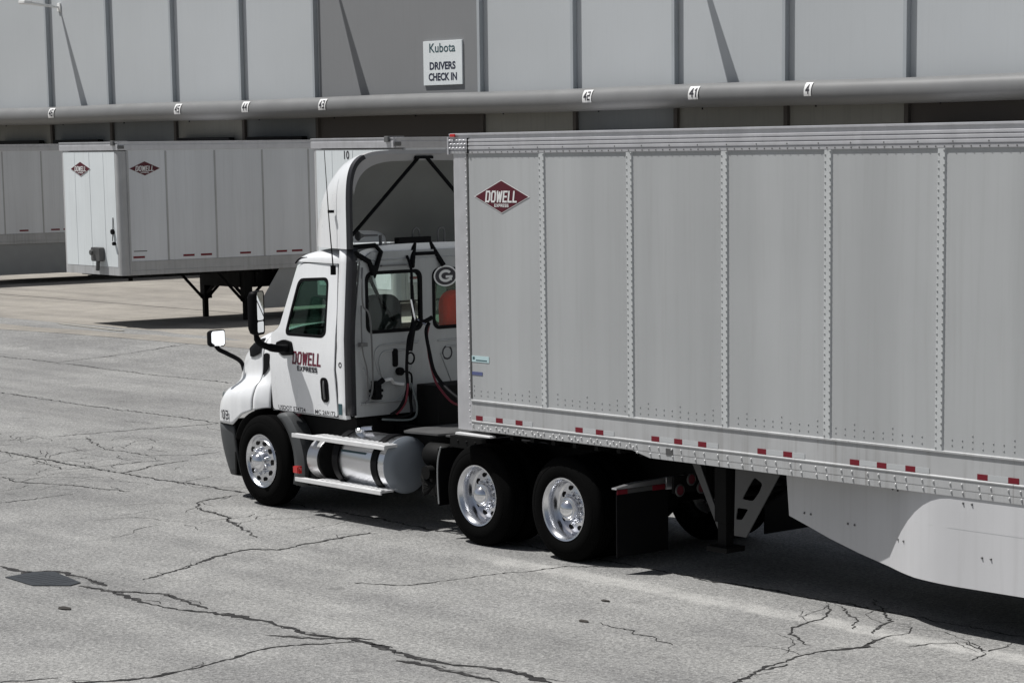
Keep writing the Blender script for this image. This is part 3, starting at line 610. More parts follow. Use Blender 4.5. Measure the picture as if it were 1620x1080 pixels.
def make_trailer(name, label, group, hero):
    """local frame: x from nose to rear, y from the near side (0) inward, z up"""
    t = empty(name, (0, 0, 0), label, 'trailer', group); ORG[t.name] = (0, 0, 0)
    L = 16.15; Wd = 2.59; zt = 4.09; zb = 1.18 if hero else 1.27
    zlow = 1.48 if hero else 1.56; ztp = 3.90
    rnd = random.Random(3)
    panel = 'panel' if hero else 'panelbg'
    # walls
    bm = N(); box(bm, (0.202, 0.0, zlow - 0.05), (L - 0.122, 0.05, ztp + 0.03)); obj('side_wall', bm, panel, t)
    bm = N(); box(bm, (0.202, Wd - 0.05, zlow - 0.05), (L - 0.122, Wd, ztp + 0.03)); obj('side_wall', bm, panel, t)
    # front wall with rounded vertical corners
    bm = N(); pts = []; rr = 0.055 if hero else 0.13; nx = -0.06 if hero else 0.0
    for k in range(9): a = R(270 - 90 * k / 8); pts.append((nx + rr + rr * math.cos(a), rr + rr * math.sin(a)))
    for k in range(9): a = R(180 - 90 * k / 8); pts.append((nx + rr + rr * math.cos(a), Wd - rr + rr * math.sin(a)))
    pts += [(0.20, Wd), (0.20, 0.0)]
    prism(bm, pts, 'z', zb - 0.002, ztp); o = obj('front_wall', bm, 'railmetal' if hero else 'rail', t, smooth=30)
    bm = N(); box(bm, (nx - 0.004, 0.16, 1.45), (nx - 0.0005, Wd - 0.16, ztp - 0.02)); box(bm, (nx - 0.010, Wd / 2 - 0.03, 1.45), (nx - 0.0045, Wd / 2 + 0.03, ztp - 0.02))
    for g in (0.66, 1.93): box(bm, (nx - 0.009, g - 0.012, 1.45), (nx - 0.0045, g + 0.012, ztp - 0.02))
    o = obj('nose_panel', bm, 'nose', t)
    bm = N(); box(bm, (L - 0.12, 0, zb), (L, Wd, zt - 0.02)); obj('rear_frame', bm, 'rail', t, bevel=0.01)
    bm = N()
    for k in (0, 1): box(bm, (L + 0.001, 0.1 + k * 1.2, zb + 0.15), (L + 0.03, 1.285 + k * 1.2, zt - 0.15))
    obj('rear_door', bm, 'nose', t, bevel=0.005)
    bm = N(); box(bm, (0.02, 0.02, zt - 0.03), (L - 0.02, Wd - 0.02, zt - 0.005)); obj('roof', bm, 'railmetal', t)
    bm = N(); box(bm, (0.2, 0.06, zb + 0.02), (L - 0.2, Wd - 0.06, zb + 0.14))
    for k in range(50): box(bm, (0.4 + k * 0.31, 0.06, zb - 0.06), (0.45 + k * 0.31, Wd - 0.06, zb + 0.019))
    obj('floor_frame', bm, 'frame', t)
    # top rails: ridged extrusion, both sides and nose
    def rail_prof(sg, y0):
        P = [(0.0, 3.895), (0.014, 3.900), (0.016, 3.925), (0.010, 3.932), (0.022, 3.940), (0.022, 3.962), (0.010, 3.970), (0.022, 3.978), (0.022, 4.000), (0.010, 4.008), (0.022, 4.016), (0.022, 4.034), (0.008, 4.040), (0.008, 4.072), (0.024, 4.078), (0.024, 4.092), (0.0, 4.096), (-0.03, 4.096), (-0.03, 3.895)]
        if not hero: P = [(0.0, 3.915), (0.014, 3.92), (0.016, 4.03), (0.006, 4.035), (0.006, 4.075), (0.02, 4.08), (0.02, 4.095), (-0.03, 4.098), (-0.03, 3.915)]
        return [(y0 - sg * a, z) for a, z in P]
    for sg, y0 in ((1, 0), (-1, Wd)):
        bm = N(); prism(bm, rail_prof(sg, y0), 'x', -0.06 if hero else 0.03, L - 0.02); o = obj('top_rail', bm, 'railmetal', t)
        if sg == 1 and hero:
            bm = N(); rivets(bm, [(0.2 + 0.09 * k, -0.016, 3.912) for k in range(172)], (0, -1, 0), 0.008, 0.005, 5); rivets(bm, [(0.2 + 0.36 * k, -0.022, 3.951) for k in range(43)], (0, -1, 0), 0.008, 0.005, 5); obj('rivets', bm, 'rivetdark', o)['kind'] = 'stuff'
    bm = N(); P = [(q[0] + (-0.0605 if hero else 0.0), q[1]) for q in rail_prof(1, 0)]
    prism(bm, [(p[0], p[1]) for p in P], 'y', 0.001, Wd - 0.001); o = obj('nose_top_rail', bm, 'railmetal', t)
    if hero:
        bm = N()
        for zz in (3.951, 3.989, 4.025): rivets(bm, [(-0.05 + 0.055 * k + (0.02 if zz == 3.989 else 0), -0.026, zz) for k in range(5)], (0, -1, 0), 0.012, 0.006, 6)
        box(bm, (-0.085, -0.030, 3.89), (-0.062, 0.03, 4.06)); box(bm, (0.22, -0.0255, 3.90), (0.235, -0.004, 4.05), 1)
        obj('corner_cap', bm, ['railmetal', 'frame'], t, bevel=0.003)
        bm = N(); box(bm, (-0.03, -0.040, 4.060), (0.05, -0.0245, 4.090)); obj('marker_lamp', bm, 'markred', t, bevel=0.006)
        bm = N(); box(bm, (0.186, -0.005, 1.50), (0.210, -0.0005, 3.90)); obj('corner_seam', bm, 'gear', t)
        bm = N(); rivets(bm, [(0.165 + 0.004 * (k % 2), -0.0005, 1.25 + 0.062 * k) for k in range(43)], (0, -1, 0), 0.009, 0.006, 6); obj('corner_rivets', bm, 'rivet', t)
    else:
        bm = N(); box(bm, (-0.06, 0.10, 4.02), (0.30, 0.22, 4.12)); box(bm, (0.0, -0.03, 3.95), (0.14, 0.0, 4.02)); obj('marker_lamp', bm, 'rivetdark', t, bevel=0.01)
        bm = N(); box(bm, (0.19, -0.02, 1.29), (0.23, -0.0005, 3.91)); obj('corner_trim', bm, 'rail', t)
        bm = N(); prism(bm, rrect(0.72, 1.56, 1.10, 1.86, 0.04), 'x', -0.14, -0.012); tube(bm, [(-0.1, 0.86, 1.56), (-0.11, 0.88, 1.36)], 0.045, 8); tube(bm, [(-0.17, 0.98, 1.75), (-0.22, 0.98, 1.75)], 0.06, 10); obj('connector_box', bm, 'gear', t, bevel=0.01)
        bm = N(); tube(bm, [(-0.01, 0.30, 2.2), (-0.06, 0.30, 2.2)], 0.055, 12); tube(bm, [(-0.012, 0.30, 2.5), (-0.02, 0.30, 2.3), (-0.03, 0.32, 2.0)], 0.009, 6); tube(bm, [(-0.01, 0.24, 1.95), (-0.07, 0.24, 1.95)], 0.04, 10); obj('gladhand', bm, 'black', t)
    # posts
    x0 = 1.316 if hero else 1.15
    for k in range(12):
        x = x0 + 1.22 * k
        bm = N()
        if hero:
            prism(bm, [(x - 0.045, 0.0), (x - 0.036, -0.012), (x + 0.036, -0.012), (x + 0.045, 0.0)], 'z', zlow, ztp)
            pr = []
            for j in range(42):
                z = zlow + 0.03 + j * 0.0572; pr += [(x - 0.027, -0.012, z), (x + 0.027, -0.012, z + 0.028)]
            n0 = len(bm.faces); rivets(bm, pr, (0, -1, 0), 0.010, 0.006, 5)
            bm.faces.ensure_lookup_table()
            for fc in bm.faces[n0:]: fc.material_index = 1
        else:
            box(bm, (x - 0.022, -0.006, zlow), (x + 0.022, -0.0005, ztp))
        obj('side_post', bm, ['post', 'rivetpost'] if hero else ['rail'], t, bevel=0.0)
    # bottom rail
    for sg, y0 in ((1, 0.0), (-1, Wd)):
        def Y(a): return y0 - sg * a
        bm = N(); P = [(Y(0.002), zb + 0.0), (Y(0.006), zb + 0.008), (Y(0.006), zb + 0.082), (Y(0.013), zb + 0.088), (Y(0.013), zb + 0.096), (Y(0.004), zb + 0.104), (Y(0.004), zlow - 0.014), (Y(0.016), zlow - 0.008), (Y(0.016), zlow + 0.004), (Y(0.001), zlow + 0.010), (Y(-0.04), zlow + 0.01), (Y(-0.04), zb)]
        prism(bm, P, 'x', 0.2005, L - 0.122)
        if hero: prism(bm, [(2.55, zb - 0.0005), (2.78, zb - 0.052), (L - 4.5, zb - 0.052), (L - 4.3, zb - 0.0005)], 'y', min(Y(0.0055), Y(-0.03)), max(Y(0.0055), Y(-0.03)))
        o = obj('bottom_rail', bm, 'rail', t)
        if hero and sg == 1:
            bm = N(); pr = []
            k = 0; x = 0.22
            while x < L - 0.3:
                if x < 2.6: pr += [(x, -0.006, 1.235 - 0.028 * (k % 2)), ]; x += 0.045 if k % 5 else 0.09
                else:
                    pr += [(x, -0.006, 1.228), (x + 0.012, -0.006, 1.165)]; x += 0.12 if k % 2 else 0.175
                k += 1
            rivets(bm, pr, (0, -1, 0), 0.013, 0.010, 6); obj('rail_bolts', bm, 'rivet', o)['kind'] = 'stuff'
            bm = N(); pr = []
            for k in range(140):
                x = 0.24 + k * 0.105
                if abs(((x - x0 + 0.61) % 1.22) - 0.61) < 0.08: continue
                pr += [(x, -0.001, 1.535 + 0.005 * math.sin(k)), (x, -0.001, 1.585)]
                if k % 4 == 0: pr.append((x, -0.001, 1.63))
            rivets(bm, pr, (0, -1, 0), 0.0085, 0.004, 5); obj('panel_rivets', bm, plain('rivet_grey', (0.32, 0.33, 0.33), 0.5), t)['kind'] = 'stuff'
    # reflectors
    if hero:
        rx = [4.01, 4.32, 4.62, 5.5, 5.79, 6.55, 6.85, 7.16, 7.9, 8.21, 8.98, 9.28, 9.59, 10.34, 10.65, 11.4, 11.7, 12.0, 12.8, 13.1, 13.9, 14.2, 14.5]
        for x in rx:
            bm = N(); box(bm, (x - 3.69 - 0.053, -0.0075, 1.286), (x - 3.69 + 0.053, -0.0042, 1.332)); obj('reflector', bm, 'red', t)
        for a, b_ in list(zip(rx[:-1], rx[1:])) + [(a, a + 0.2) for a in (4.62, 5.79, 7.16, 8.21, 9.59)]:
            if b_ - a < 0.4:
                bm = N(); box(bm, (a - 3.69 + 0.0535, -0.0070, 1.287), (b_ - 3.69 - (0.0535 if b_ - a > 0.21 else 0), -0.0042, 1.331)); obj('white_reflector', bm, 'tape', t)
    else:
        for x in (0.42, 1.65, 2.09, 3.09, 4.04, 4.45, 5.4, 6.4, 6.8, 7.8, 8.8, 9.2):
            bm = N(); box(bm, (x - 0.14, -0.004, 1.63), (x + 0.14, -0.0005, 1.675)); obj('reflector', bm, 'red', t)
    # landing gear (leg > foot, braces)
    gx = 3.25
    for yy, sg in ((0.36, 1), (Wd - 0.36 - 0.14, -1)):
        bm = N(); lw = 0.15 if hero else 0.20; box(bm, (gx, yy - (0 if hero else 0.03), 0.55), (gx + lw, yy + 0.14 + (0 if hero else 0.03), zb + 0.02)); box(bm, (gx + 0.02, yy + 0.02, 0.30 if hero else 0.08), (gx + 0.13, yy + 0.12, 0.549)); leg = obj('landing_leg', bm, 'frame', t, bevel=0.006)
        zf = 0.28 if hero else 0.0
        bm = N(); box(bm, (gx - 0.06, yy - 0.05, zf), (gx + 0.21, yy + 0.19, zf + 0.05)); obj('foot', bm, 'frame', leg, bevel=0.01)
        bm = N()
        if hero:
            ox = -3.69
            ya = yy + 0.04 if sg == 1 else yy + 0.09
            out = [(7.18 + ox, 1.13), (7.76 + ox, 1.13), (7.73 + ox, 1.05), (7.31 + ox, 0.44), (7.16 + ox, 0.44), (7.16 + ox, 0.50)]
            h1 = rpoly([(7.415 + ox, 1.0), (7.52 + ox, .95), (7.48 + ox, .87), (7.40 + ox, .78), (7.26 + ox, .785), (7.345 + ox, .91)], 0.03)
            h2 = rpoly([(7.20 + ox, .70), (7.34 + ox, .70), (7.26 + ox, .595), (7.18 + ox, .59)], 0.02)
            bm.free()
            plate('brace_plate', out, [h1, h2], 0.012, lambda a, b_, c, ya=ya: (a, ya + c, b_), 'gear', leg)
            plate('brace_strut', [(6.62 + ox, 1.05), (6.72 + ox, 1.05), (6.98 + ox, 0.55), (6.96 + ox, 0.46)], [], 0.012, lambda a, b_, c, ya=ya: (a, ya + c, b_), 'gear', leg)
        else:
            for dx in (-0.75, 0.85): tube(bm, [(gx + 0.07, yy + 0.07, 0.5), (gx + 0.07 + dx, yy + 0.07, zb)], 0.035, 6)
            box(bm, (gx + 0.2, yy + 0.03, 0.86), (gx + 0.95, yy + 0.1, zb))
            obj('brace_strut', bm, 'frame', leg)
    bm = N(); tube(bm, [(gx + 0.07, 0.4, 0.78), (gx + 0.07, Wd - 0.4, 0.78)], 0.03, 8)
    tube(bm, [(gx + 0.07, 0.5, 0.5), (gx + 0.07, Wd - 0.5, 1.1)], 0.03, 6); tube(bm, [(gx + 0.07, 0.5, 1.1), (gx + 0.07, Wd - 0.5, 0.5)], 0.03, 6)
    if not hero:
        bm.free(); bm = N(); box(bm, (gx - 0.02, 0.50, 0.86), (gx + 0.17, Wd - 0.50, zb)); box(bm, (gx + 0.3, 0.35, 0.95), (gx + 1.1, Wd - 0.35, zb)); tube(bm, [(gx + 0.07, 0.4, 0.6), (gx + 0.07, 0.9, 0.9)], 0.04, 6); tube(bm, [(gx + 0.07, Wd - 0.4, 0.6), (gx + 0.07, Wd - 0.9, 0.9)], 0.04, 6)
    obj('cross_shaft', bm, 'frame', t)
    # side skirts
    if hero:
        def ysk(x):
            if x > 6.31: return 0.006
            if x > 5.51: return 0.006 + 0.31 * (6.31 - x) ** 2
            return 0.006 + 0.1984 + 0.16 * (5.51 - x)
        out = [(4.08, 1.135), (4.13, 0.69), (4.4, 0.63), (4.7, 0.56), (5.1, 0.485), (5.5, 0.425), (5.9, 0.40), (6.4, 0.392), (12.2, 0.392), (12.3, 0.45), (12.3, 1.135)]
        cutx = [4.4 + 0.1 * i for i in range(20)]
        for sg in (1, -1):
            cu_out = [(z, x) for x, z in out]    # cut along x: use v = x
            fn = (lambda a, b_, c: (b_, ysk(b_) + c, a)) if sg == 1 else (lambda a, b_, c: (b_, Wd - ysk(b_) + c, a))
            o = plate('side_skirt', cu_out, [], 0.006, fn, 'skirt', t, cuts=cutx, smooth=20)
            if sg == 1:
                bm = N(); pr = []
                for x, z in ((4.35, 0.74), (4.95, 0.72), (5.65, 0.68), (6.65, 0.66), (7.6, 0.66), (5.55, 1.09), (6.45, 1.08), (7.4, 1.08)):
                    for d in (0, 0.09): pr.append((x + d, ysk(x + d) - 0.0035, z))
                rivets(bm, pr, (0, -1, 0), 0.012, 0.01, 6); obj('skirt_bolts', bm, 'rivetdark', o)
                bm = N()
                rows = [[(x_, ysk(x_) - 0.0040, 0.863), (x_, ysk(x_) - 0.0040, 0.866)] for x_ in [5.9 + 0.2 * i for i in range(30)]]
                grid_faces(bm, rows); obj('skirt_seam', bm, 'post', o)
    else:
        for yy, sx_ in ((0.03, 0), (Wd - 0.036, 1.9)):
            bm = N(); prism(bm, [(3.98 + sx_, 1.265), (3.4 + sx_, 0.45), (3.45 + sx_, 0.40), (12.0, 0.40), (12.3, 1.265)], 'y', yy, yy + 0.006); obj('side_skirt', bm, 'skirtbg', t)
    # coupler plate and king pin
    bm = N(); box(bm, (0.3, 0.5, zb - 0.085), (2.2, Wd - 0.5, zb - 0.0605)); tube(bm, [(0.92, Wd / 2, zb - 0.08), (0.92, Wd / 2, zb - 0.2)], 0.05, 12); obj('coupler_plate', bm, 'frame', t)
    # rear bogie
    bm = N()
    for cx in (12.6, 13.85): box(bm, (cx - 0.06, 0.3, 0.45), (cx + 0.06, Wd - 0.3, 0.57))
    box(bm, (12.0, 0.75, 0.6), (14.6, 0.85, zb - 0.07)); box(bm, (12.0, Wd - 0.85, 0.6), (14.6, Wd - 0.75, zb - 0.07)); box(bm, (L - 0.14, 0.3, 0.5), (L - 0.04, Wd - 0.3, 0.6)); box(bm, (L - 0.14, 0.7, 0.6), (L - 0.06, 0.8, zb)); box(bm, (L - 0.14, Wd - 0.8, 0.6), (L - 0.06, Wd - 0.7, zb))
    obj('bogie_frame', bm, 'frame', t)
    return t
HW = None
# ================================================================== TRACTOR
CY = 1.295
tr = empty('semi_tractor', (0, CY, 0), 'white day cab tractor with tall roof fairing and number 103 pulling the big trailer', 'truck')
ORG[tr.name] = (0, CY, 0)
def mir(fn): fn(1); fn(-1)
# --- hood
SEC = [
 (0.035, [(CY, 2.02), (.85, 2.01), (.5, 1.96), (.33, 1.88), (.285, 1.74), (.275, 1.55), (.262, 1.42), (.255, 1.3), (.25, 1.15), (.25, 1.02)]),
 (-.2, [(CY, 2.00), (.85, 1.99), (.53, 1.94), (.38, 1.86), (.315, 1.72), (.30, 1.52), (.27, 1.41), (.20, 1.33), (.15, 1.20), (.14, 1.07)]),
 (-.4, [(CY, 1.96), (.85, 1.95), (.52, 1.90), (.37, 1.81), (.32, 1.68), (.31, 1.47), (.27, 1.39), (.17, 1.32), (.11, 1.20), (.10, 1.00)]),
 (-.6, [(CY, 1.89), (.85, 1.88), (.56, 1.84), (.42, 1.76), (.36, 1.63), (.34, 1.43), (.28, 1.36), (.16, 1.29), (.10, 1.17), (.10, .86)]),
 (-.8, [(CY, 1.79), (.87, 1.78), (.60, 1.73), (.47, 1.64), (.42, 1.52), (.39, 1.38), (.31, 1.31), (.18, 1.24), (.12, 1.12), (.12, .86)]),
 (-.95, [(CY, 1.68), (.9, 1.66), (.68, 1.60), (.56, 1.51), (.50, 1.42), (.46, 1.33), (.37, 1.26), (.24, 1.18), (.18, 1.06), (.17, .86)]),
 (-1.08, [(CY, 1.50), (.95, 1.48), (.78, 1.42), (.67, 1.36), (.62, 1.31), (.56, 1.26), (.46, 1.19), (.36, 1.12), (.28, 1.02), (.26, .86)]),
 (-1.18, [(CY, 1.25), (1.0, 1.24), (.88, 1.22), (.80, 1.19), (.74, 1.16), (.68, 1.12), (.59, 1.08), (.50, 1.03), (.44, .96), (.42, .86)]),
 (-1.23, [(CY, .98), (1.0, .98), (.92, .97), (.86, .97), (.80, .96), (.74, .95), (.68, .94), (.62, .92), (.58, .90), (.56, .86)]),
]
def arch_z(x, r_=0.585):
    return 0.51 + math.sqrt(max(r_ * r_ - x * x, 0)) if abs(x) < r_ else 0
def sec_at(x):
    S_ = sorted(SEC, key=lambda s: s[0])
    x = min(max(x, S_[0][0]), S_[-1][0])
    for a, b_ in zip(S_[:-1], S_[1:]):
        if a[0] <= x <= b_[0]:
            t = (x - a[0]) / (b_[0] - a[0]); P = [(p[0] * (1 - t) + q[0] * t, p[1] * (1 - t) + q[1] * t) for p, q in zip(a[1], b_[1])]; return P
def hood_rows(xs, sg):
    rows = []
    for x in xs:
        P = sec_at(x); az = max(arch_z(x), 0.872)
        Q = Vector((0, 0)); row = []
        # dense resample along profile by catmull-rom
        D = smooth_path([(x, p[0], p[1]) for p in P], 5)
        for d in D:
            z = d.z; row.append((x, d.y, z))
        # clip at the arch: compress the points below az
        zl = row[-1][2]
        if az > zl:
            new = []
            k0 = next(i for i, d in enumerate(row) if d[2] < az + 0.10) if any(d[2] < az + 0.10 for d in row) else len(row) - 1
            ztop = row[k0][2]
            for i, d in enumerate(row):
                if i < k0: new.append(d)
                else:
                    t = (ztop - d[2]) / (ztop - zl + 1e-6); z2 = ztop + (az - ztop) * t
                    new.append((d[0], d[1], z2))
            row = new
        row = [(a, (CY + (CY - b_)) if sg == -1 else b_, c) for a, b_, c in row]
        rows.append(row)
    return rows
def hood_part(name, x0, x1, n_, mat='white'):
    bm = N(); xs = [x0 + (x1 - x0) * k / n_ for k in range(n_ + 1)]
    for sg in (1, -1):
        rows = hood_rows(xs, sg); grid_faces(bm, rows)
    bmesh.ops.remove_doubles(bm, verts=bm.verts, dist=0.0005)
    o = obj(name, bm, mat, tr, smooth=50); return o
hood = hood_part('hood', -1.23, -0.232, 34)
solid(hood, 0.012)
cowl = hood_part('cowl', -0.214, -0.002, 8); solid(cowl, 0.012)
# wheel arch lips and inner liners
for sg in (1, -1):
    def Y(y): return y if sg == 1 else 2 * CY - y
    bm = N(); rows = []
    for k in range(25):
        a = R(20 + 140 * k / 24); x = -0.585 * math.cos(a) * -1; x = 0.585 * math.cos(a); z = 0.51 + 0.585 * math.sin(a)
        ye = sec_at(min(x, 0.03))[-1][0] + 0.008
        rows.append([(x, Y(ye), z - 0.001), (x, Y(0.80), z - 0.001)])
    grid_faces(bm, rows); o = obj('arch_liner', bm, 'frame', tr, smooth=40); solid(o, 0.01)
# engine block mass below the hood
bm = N(); box(bm, (-0.95, 0.75, 0.45), (0.0, 1.85, 1.5)); box(bm, (0.0, 0.62, 0.62), (1.45, 1.97, 1.04)); obj('engine_block', bm, 'frame', tr)
# bumper
bm = N(); rows = []
for k in range(17):
    t = k / 16
    for_x = None
    ang = R(90 * t)
    # plan outline from the rear edge by the wheel round to the centre
    P = smooth_path([(-.64, .145, 0), (-.80, .145, 0), (-.95, .18, 0), (-1.07, .26, 0), (-1.16, .40, 0), (-1.22, .62, 0), (-1.26, CY, 0)], 4)
    break
for p in P:
    col_ = []
    for j in range(9):
        v = j / 8; z = 0.855 - 0.59 * v; inset = 0.10 * v ** 1.8
        c = Vector((-0.2, CY, 0)); d = (Vector((p.x, p.y, 0)) - c).normalized()
        rx_ = p.x - d.x * inset * 1.3
        if p.x > -0.7: rx_ = p.x + 0.02 + 0.0 * v
        col_.append((rx_, p.y - d.y * inset * 0.9, z))
    rows.append(col_)
rows2 = [[(a, 2 * CY - b_, c) for a, b_, c in r0] for r0 in rows[::-1]]
grid_faces(bm, rows + rows2[1:]); o = obj('bumper', bm, 'darkgrey', tr, smooth=45); solid(o, 0.03)
bm = N()
for sg in (1, -1):
    y0 = .17 if sg == 1 else 2 * CY - .17; box(bm, (-0.66, min(y0, y0 + sg * .5), 0.28), (-0.63, max(y0, y0 + sg * .5), 0.86))
obj('splash_shield', bm, 'frame', tr)
# grille
bm = N(); box(bm, (-1.262, CY - 0.45, 0.92), (-1.235, CY + 0.45, 1.05)); 
for k in range(6): box(bm, (-1.215 + k * 0.012, CY - 0.40, 1.07 + k * 0.06), (-1.19 + k * 0.012, CY + 0.40, 1.10 + k * 0.06))
obj('grille', bm, 'chrome', tr, bevel=0.004)
# lamps on the fender
def patch(name, mat, cx, cy, cz, sx, sy_, sz, rz=0.0):
    bm = N(); bmesh.ops.create_uvsphere(bm, u_segments=20, v_segments=12, radius=1)
    rot = Matrix.Rotation(rz, 3, 'Z')
    for v in bm.verts: v.co = rot @ Vector((v.co.x * sx, v.co.y * sy_, v.co.z * sz)) + Vector((cx, cy, cz))
    return obj(name, bm, mat, tr, smooth=60)
patch('headlight', 'glassclear', -1.075, .325, 1.055, .10, .035, .11, R(-35)); patch('headlight', 'glassclear', -1.075, 2 * CY - .325, 1.055, .10, .035, .11, R(35))
patch('side_marker', 'hosegrey', -.905, .215, 1.155, .055, .022, .07, R(-22)); patch('side_marker', 'hosegrey', -.905, 2 * CY - .215, 1.155, .055, .022, .07, R(22))
tn = block_text('unit_number', '103', 0.185, 0.105, (-.745, 0, .975), (1, 0, 0), (0, 0, 1), 'decaldark', tr, tx=0.26, ty=0.16)
for v in tn.data.vertices:
    D = smooth_path([(v.co.x, p[0], p[1]) for p in sec_at(v.co.x)], 8); zz = v.co.z; d = min(D, key=lambda q: abs(q.z - zz)); v.co.y = d.y - 0.012 - CY
# black intake vent and cowl grille
for sg in (1, -1):
    def Y(y): return y if sg == 1 else 2 * CY - y
    bm = N(); rows = []
    # a curved patch following the hood just below its shoulder
    for x, za, zb_ in ((-.60, 1.735, 1.715), (-.52, 1.785, 1.64), (-.42, 1.825, 1.64), (-.33, 1.85, 1.665), (-.27, 1.86, 1.69)):
        D = smooth_path([(x, p[0], p[1]) for p in sec_at(x)], 10)
        rr_ = []
        for j in range(6):
            z = za + (zb_ - za) * j / 5; d = min(D, key=lambda q: abs(q.z - z) + (0 if q.y < 0.9 else 9)); rr_.append((x, Y(d.y - 0.016), z))
        rows.append(rr_)
    grid_faces(bm, rows); obj('air_intake', bm, 'black', tr, smooth=50)
    bm = N(); rows = []
    for x, za, zb_ in ((-.205, 1.68, 1.44), (-.15, 1.70, 1.47), (-.09, 1.70, 1.52), (-.05, 1.69, 1.58)):
        D = smooth_path([(x, p[0], p[1]) for p in sec_at(x)], 10); rr_ = []
        for j in range(8):
            z = za + (zb_ - za) * j / 7; d = min(D, key=lambda q: abs(q.z - z) + (0 if q.y < 0.9 else 9)); rr_.append((x, Y(d.y - 0.014), z))
        rows.append(rr_)
    grid_faces(bm, rows); obj('cowl_vent', bm, 'black', tr, smooth=50)

# --- cab shell
def side_y(z):
    if z < 1.6: return 0.235 + (1.6 - z) * 0.06
    if z < 1.95: return 0.235 + (z - 1.6) * 0.10
    return 0.270 + (z - 1.95) * 0.14
def sidefn(sg, off):
    def fn(a, b_, c):
        y = side_y(b_) + off + c
        return (a, y if sg == 1 else 2 * CY - y, b_)
    return fn
OUT = [(0.0, 1.07), (0.0, 1.93), (0.14, 2.0), (0.40, 2.72), (0.50, 2.80), (1.43, 2.82), (1.43, 1.10), (1.30, 1.07)]
WIN = rpoly([(0.27, 1.95), (0.40, 2.40), (0.50, 2.62), (1.05, 2.645), (1.09, 1.96), (1.02, 1.93)], 0.07)
DOOR = rpoly([(0.03, 1.085), (0.03, 1.93), (0.17, 2.01), (0.425, 2.66), (0.51, 2.715), (1.17, 2.745), (1.23, 2.2), (1.26, 1.09)], 0.05)
DWIN = rpoly([(0.285, 1.925), (0.375, 2.25), (0.465, 2.555), (1.03, 2.585), (1.065, 1.975), (1.0, 1.93)], 0.09)
DWIN2 = rpoly([(0.325, 1.955), (0.405, 2.25), (0.49, 2.52), (0.995, 2.55), (1.03, 1.995), (0.98, 1.96)], 0.08)
for sg in (1, -1):
    plate('cab_side', OUT, [DWIN], 0.02, sidefn(sg, 0.012), 'white', tr, cuts=(1.6, 1.78, 1.95), smooth=25)
    plate('door_gap', rpoly([(p[0], p[1]) for p in [(0.018, 1.075), (0.018, 1.935), (0.16, 2.02), (0.415, 2.67), (0.505, 2.728), (1.182, 2.758), (1.242, 2.2), (1.272, 1.08)]], 0.05), [DWIN], 0.004, sidefn(sg, -0.001), 'rubber', tr, cuts=(1.6, 1.78, 1.95), smooth=25)
    d = plate('door', DOOR, [DWIN], 0.014, sidefn(sg, -0.011), 'white', tr, cuts=(1.6, 1.78, 1.95), smooth=25, bev=0.005)
    plate('window_seal', DWIN, [DWIN2], 0.020, sidefn(sg, -0.010), 'black', d, cuts=(1.6, 1.78, 1.95), smooth=25)
    plate('window', DWIN2, [], 0.005, sidefn(sg, 0.004), 'glass', d, cuts=(1.6, 1.78, 1.95), smooth=25)
    hb = plate('handle', rrect(0.985, 1.235, 1.125, 1.505, 0.055), [], 0.006, sidefn(sg, -0.0215), 'black', d)
    bm = N(); y0 = side_y(1.3) - 0.036; y0 = y0 if sg == 1 else 2 * CY - y0
    tube(bm, smooth_path([(1.045, y0 + sg * .012, 1.47), (1.055, y0, 1.42), (1.06, y0, 1.33), (1.055, y0 + sg * .012, 1.27)], 4), 0.013, 8); obj('grip', bm, 'rivetdark', d, smooth=60)
    yt = side_y(1.5) - 0.0215; xr = 1 if sg == 1 else -1; yt = yt if sg == 1 else 2 * CY - yt
    block_text('lettering', 'DOWELL', 0.54, 0.142, (0.735, yt - sg * 0.001, 1.69), (xr, 0, 0), (0, 0, 1), 'marooncab', d, tx=0.36, ty=0.16, gap=0.13)
    block_text('lettering', 'EXPRESS', 0.38, 0.056, (0.75, yt - sg * 0.001, 1.578), (xr, 0, 0), (0, 0, 1), 'decaldark', d, tx=0.34, ty=0.24, gap=0.18)
    text('lettering', 'USDOT 574724', 0.05, (0.40, yt, 1.118), (xr, 0, 0), (0, 0, 1), 'decaldark', d, width=0.52, bold=0.015)
    text('lettering', 'MC 269172', 0.05, (1.03, yt, 1.118), (xr, 0, 0), (0, 0, 1), 'decaldark', d, width=0.38, bold=0.015)
    for ch in d.children:
        if ch.name.startswith('lettering'):
            for v in ch.data.vertices: v.co.y += sg * (side_y(v.co.z) - side_y(1.5) + 0.0025)
    # narrow side extender with rubber edge
    def exty(z): return 0.228 if z < 1.95 else 0.228 + (z - 1.95) * 0.07
    bm = N(); rows = []
    for k in range(12):
        z = 1.075 + (2.92 - 1.075) * k / 11; y = exty(z); q = [(1.285, y + 0.015), (1.31, y), (1.41, y - 0.004), (1.44, y + 0.006), (1.44, y + 0.06), (1.41, y + 0.08)]
        rows.append([(a, b_ if sg == 1 else 2 * CY - b_, z) for a, b_ in q])
    grid_faces(bm, rows); o = obj('side_extender', bm, 'white', tr, smooth=50); solid(o, 0.006, 0)
    bm = N(); rows = []
    for k in range(12):
        z = 1.12 + (2.92 - 1.12) * k / 11; y = exty(z); q = [(1.442, y - 0.006), (1.50, y - 0.002), (1.525, y + 0.016), (1.525, y + 0.075), (1.45, y + 0.08)]
        rows.append([(a, b_ if sg == 1 else 2 * CY - b_, z) for a, b_ in q])
    grid_faces(bm, rows); o = obj('edge_trim', bm, 'rubber', tr, smooth=50); solid(o, 0.006, 0)
bm = N(); lathe(bm, [(0.01, 0.030), (-0.004, 0.030), (-0.004, 0.018), (0.01, 0.018)], (1.36, 0.224, 1.66), 'y', 20); obj('oval_badge', bm, 'decaldark', tr)
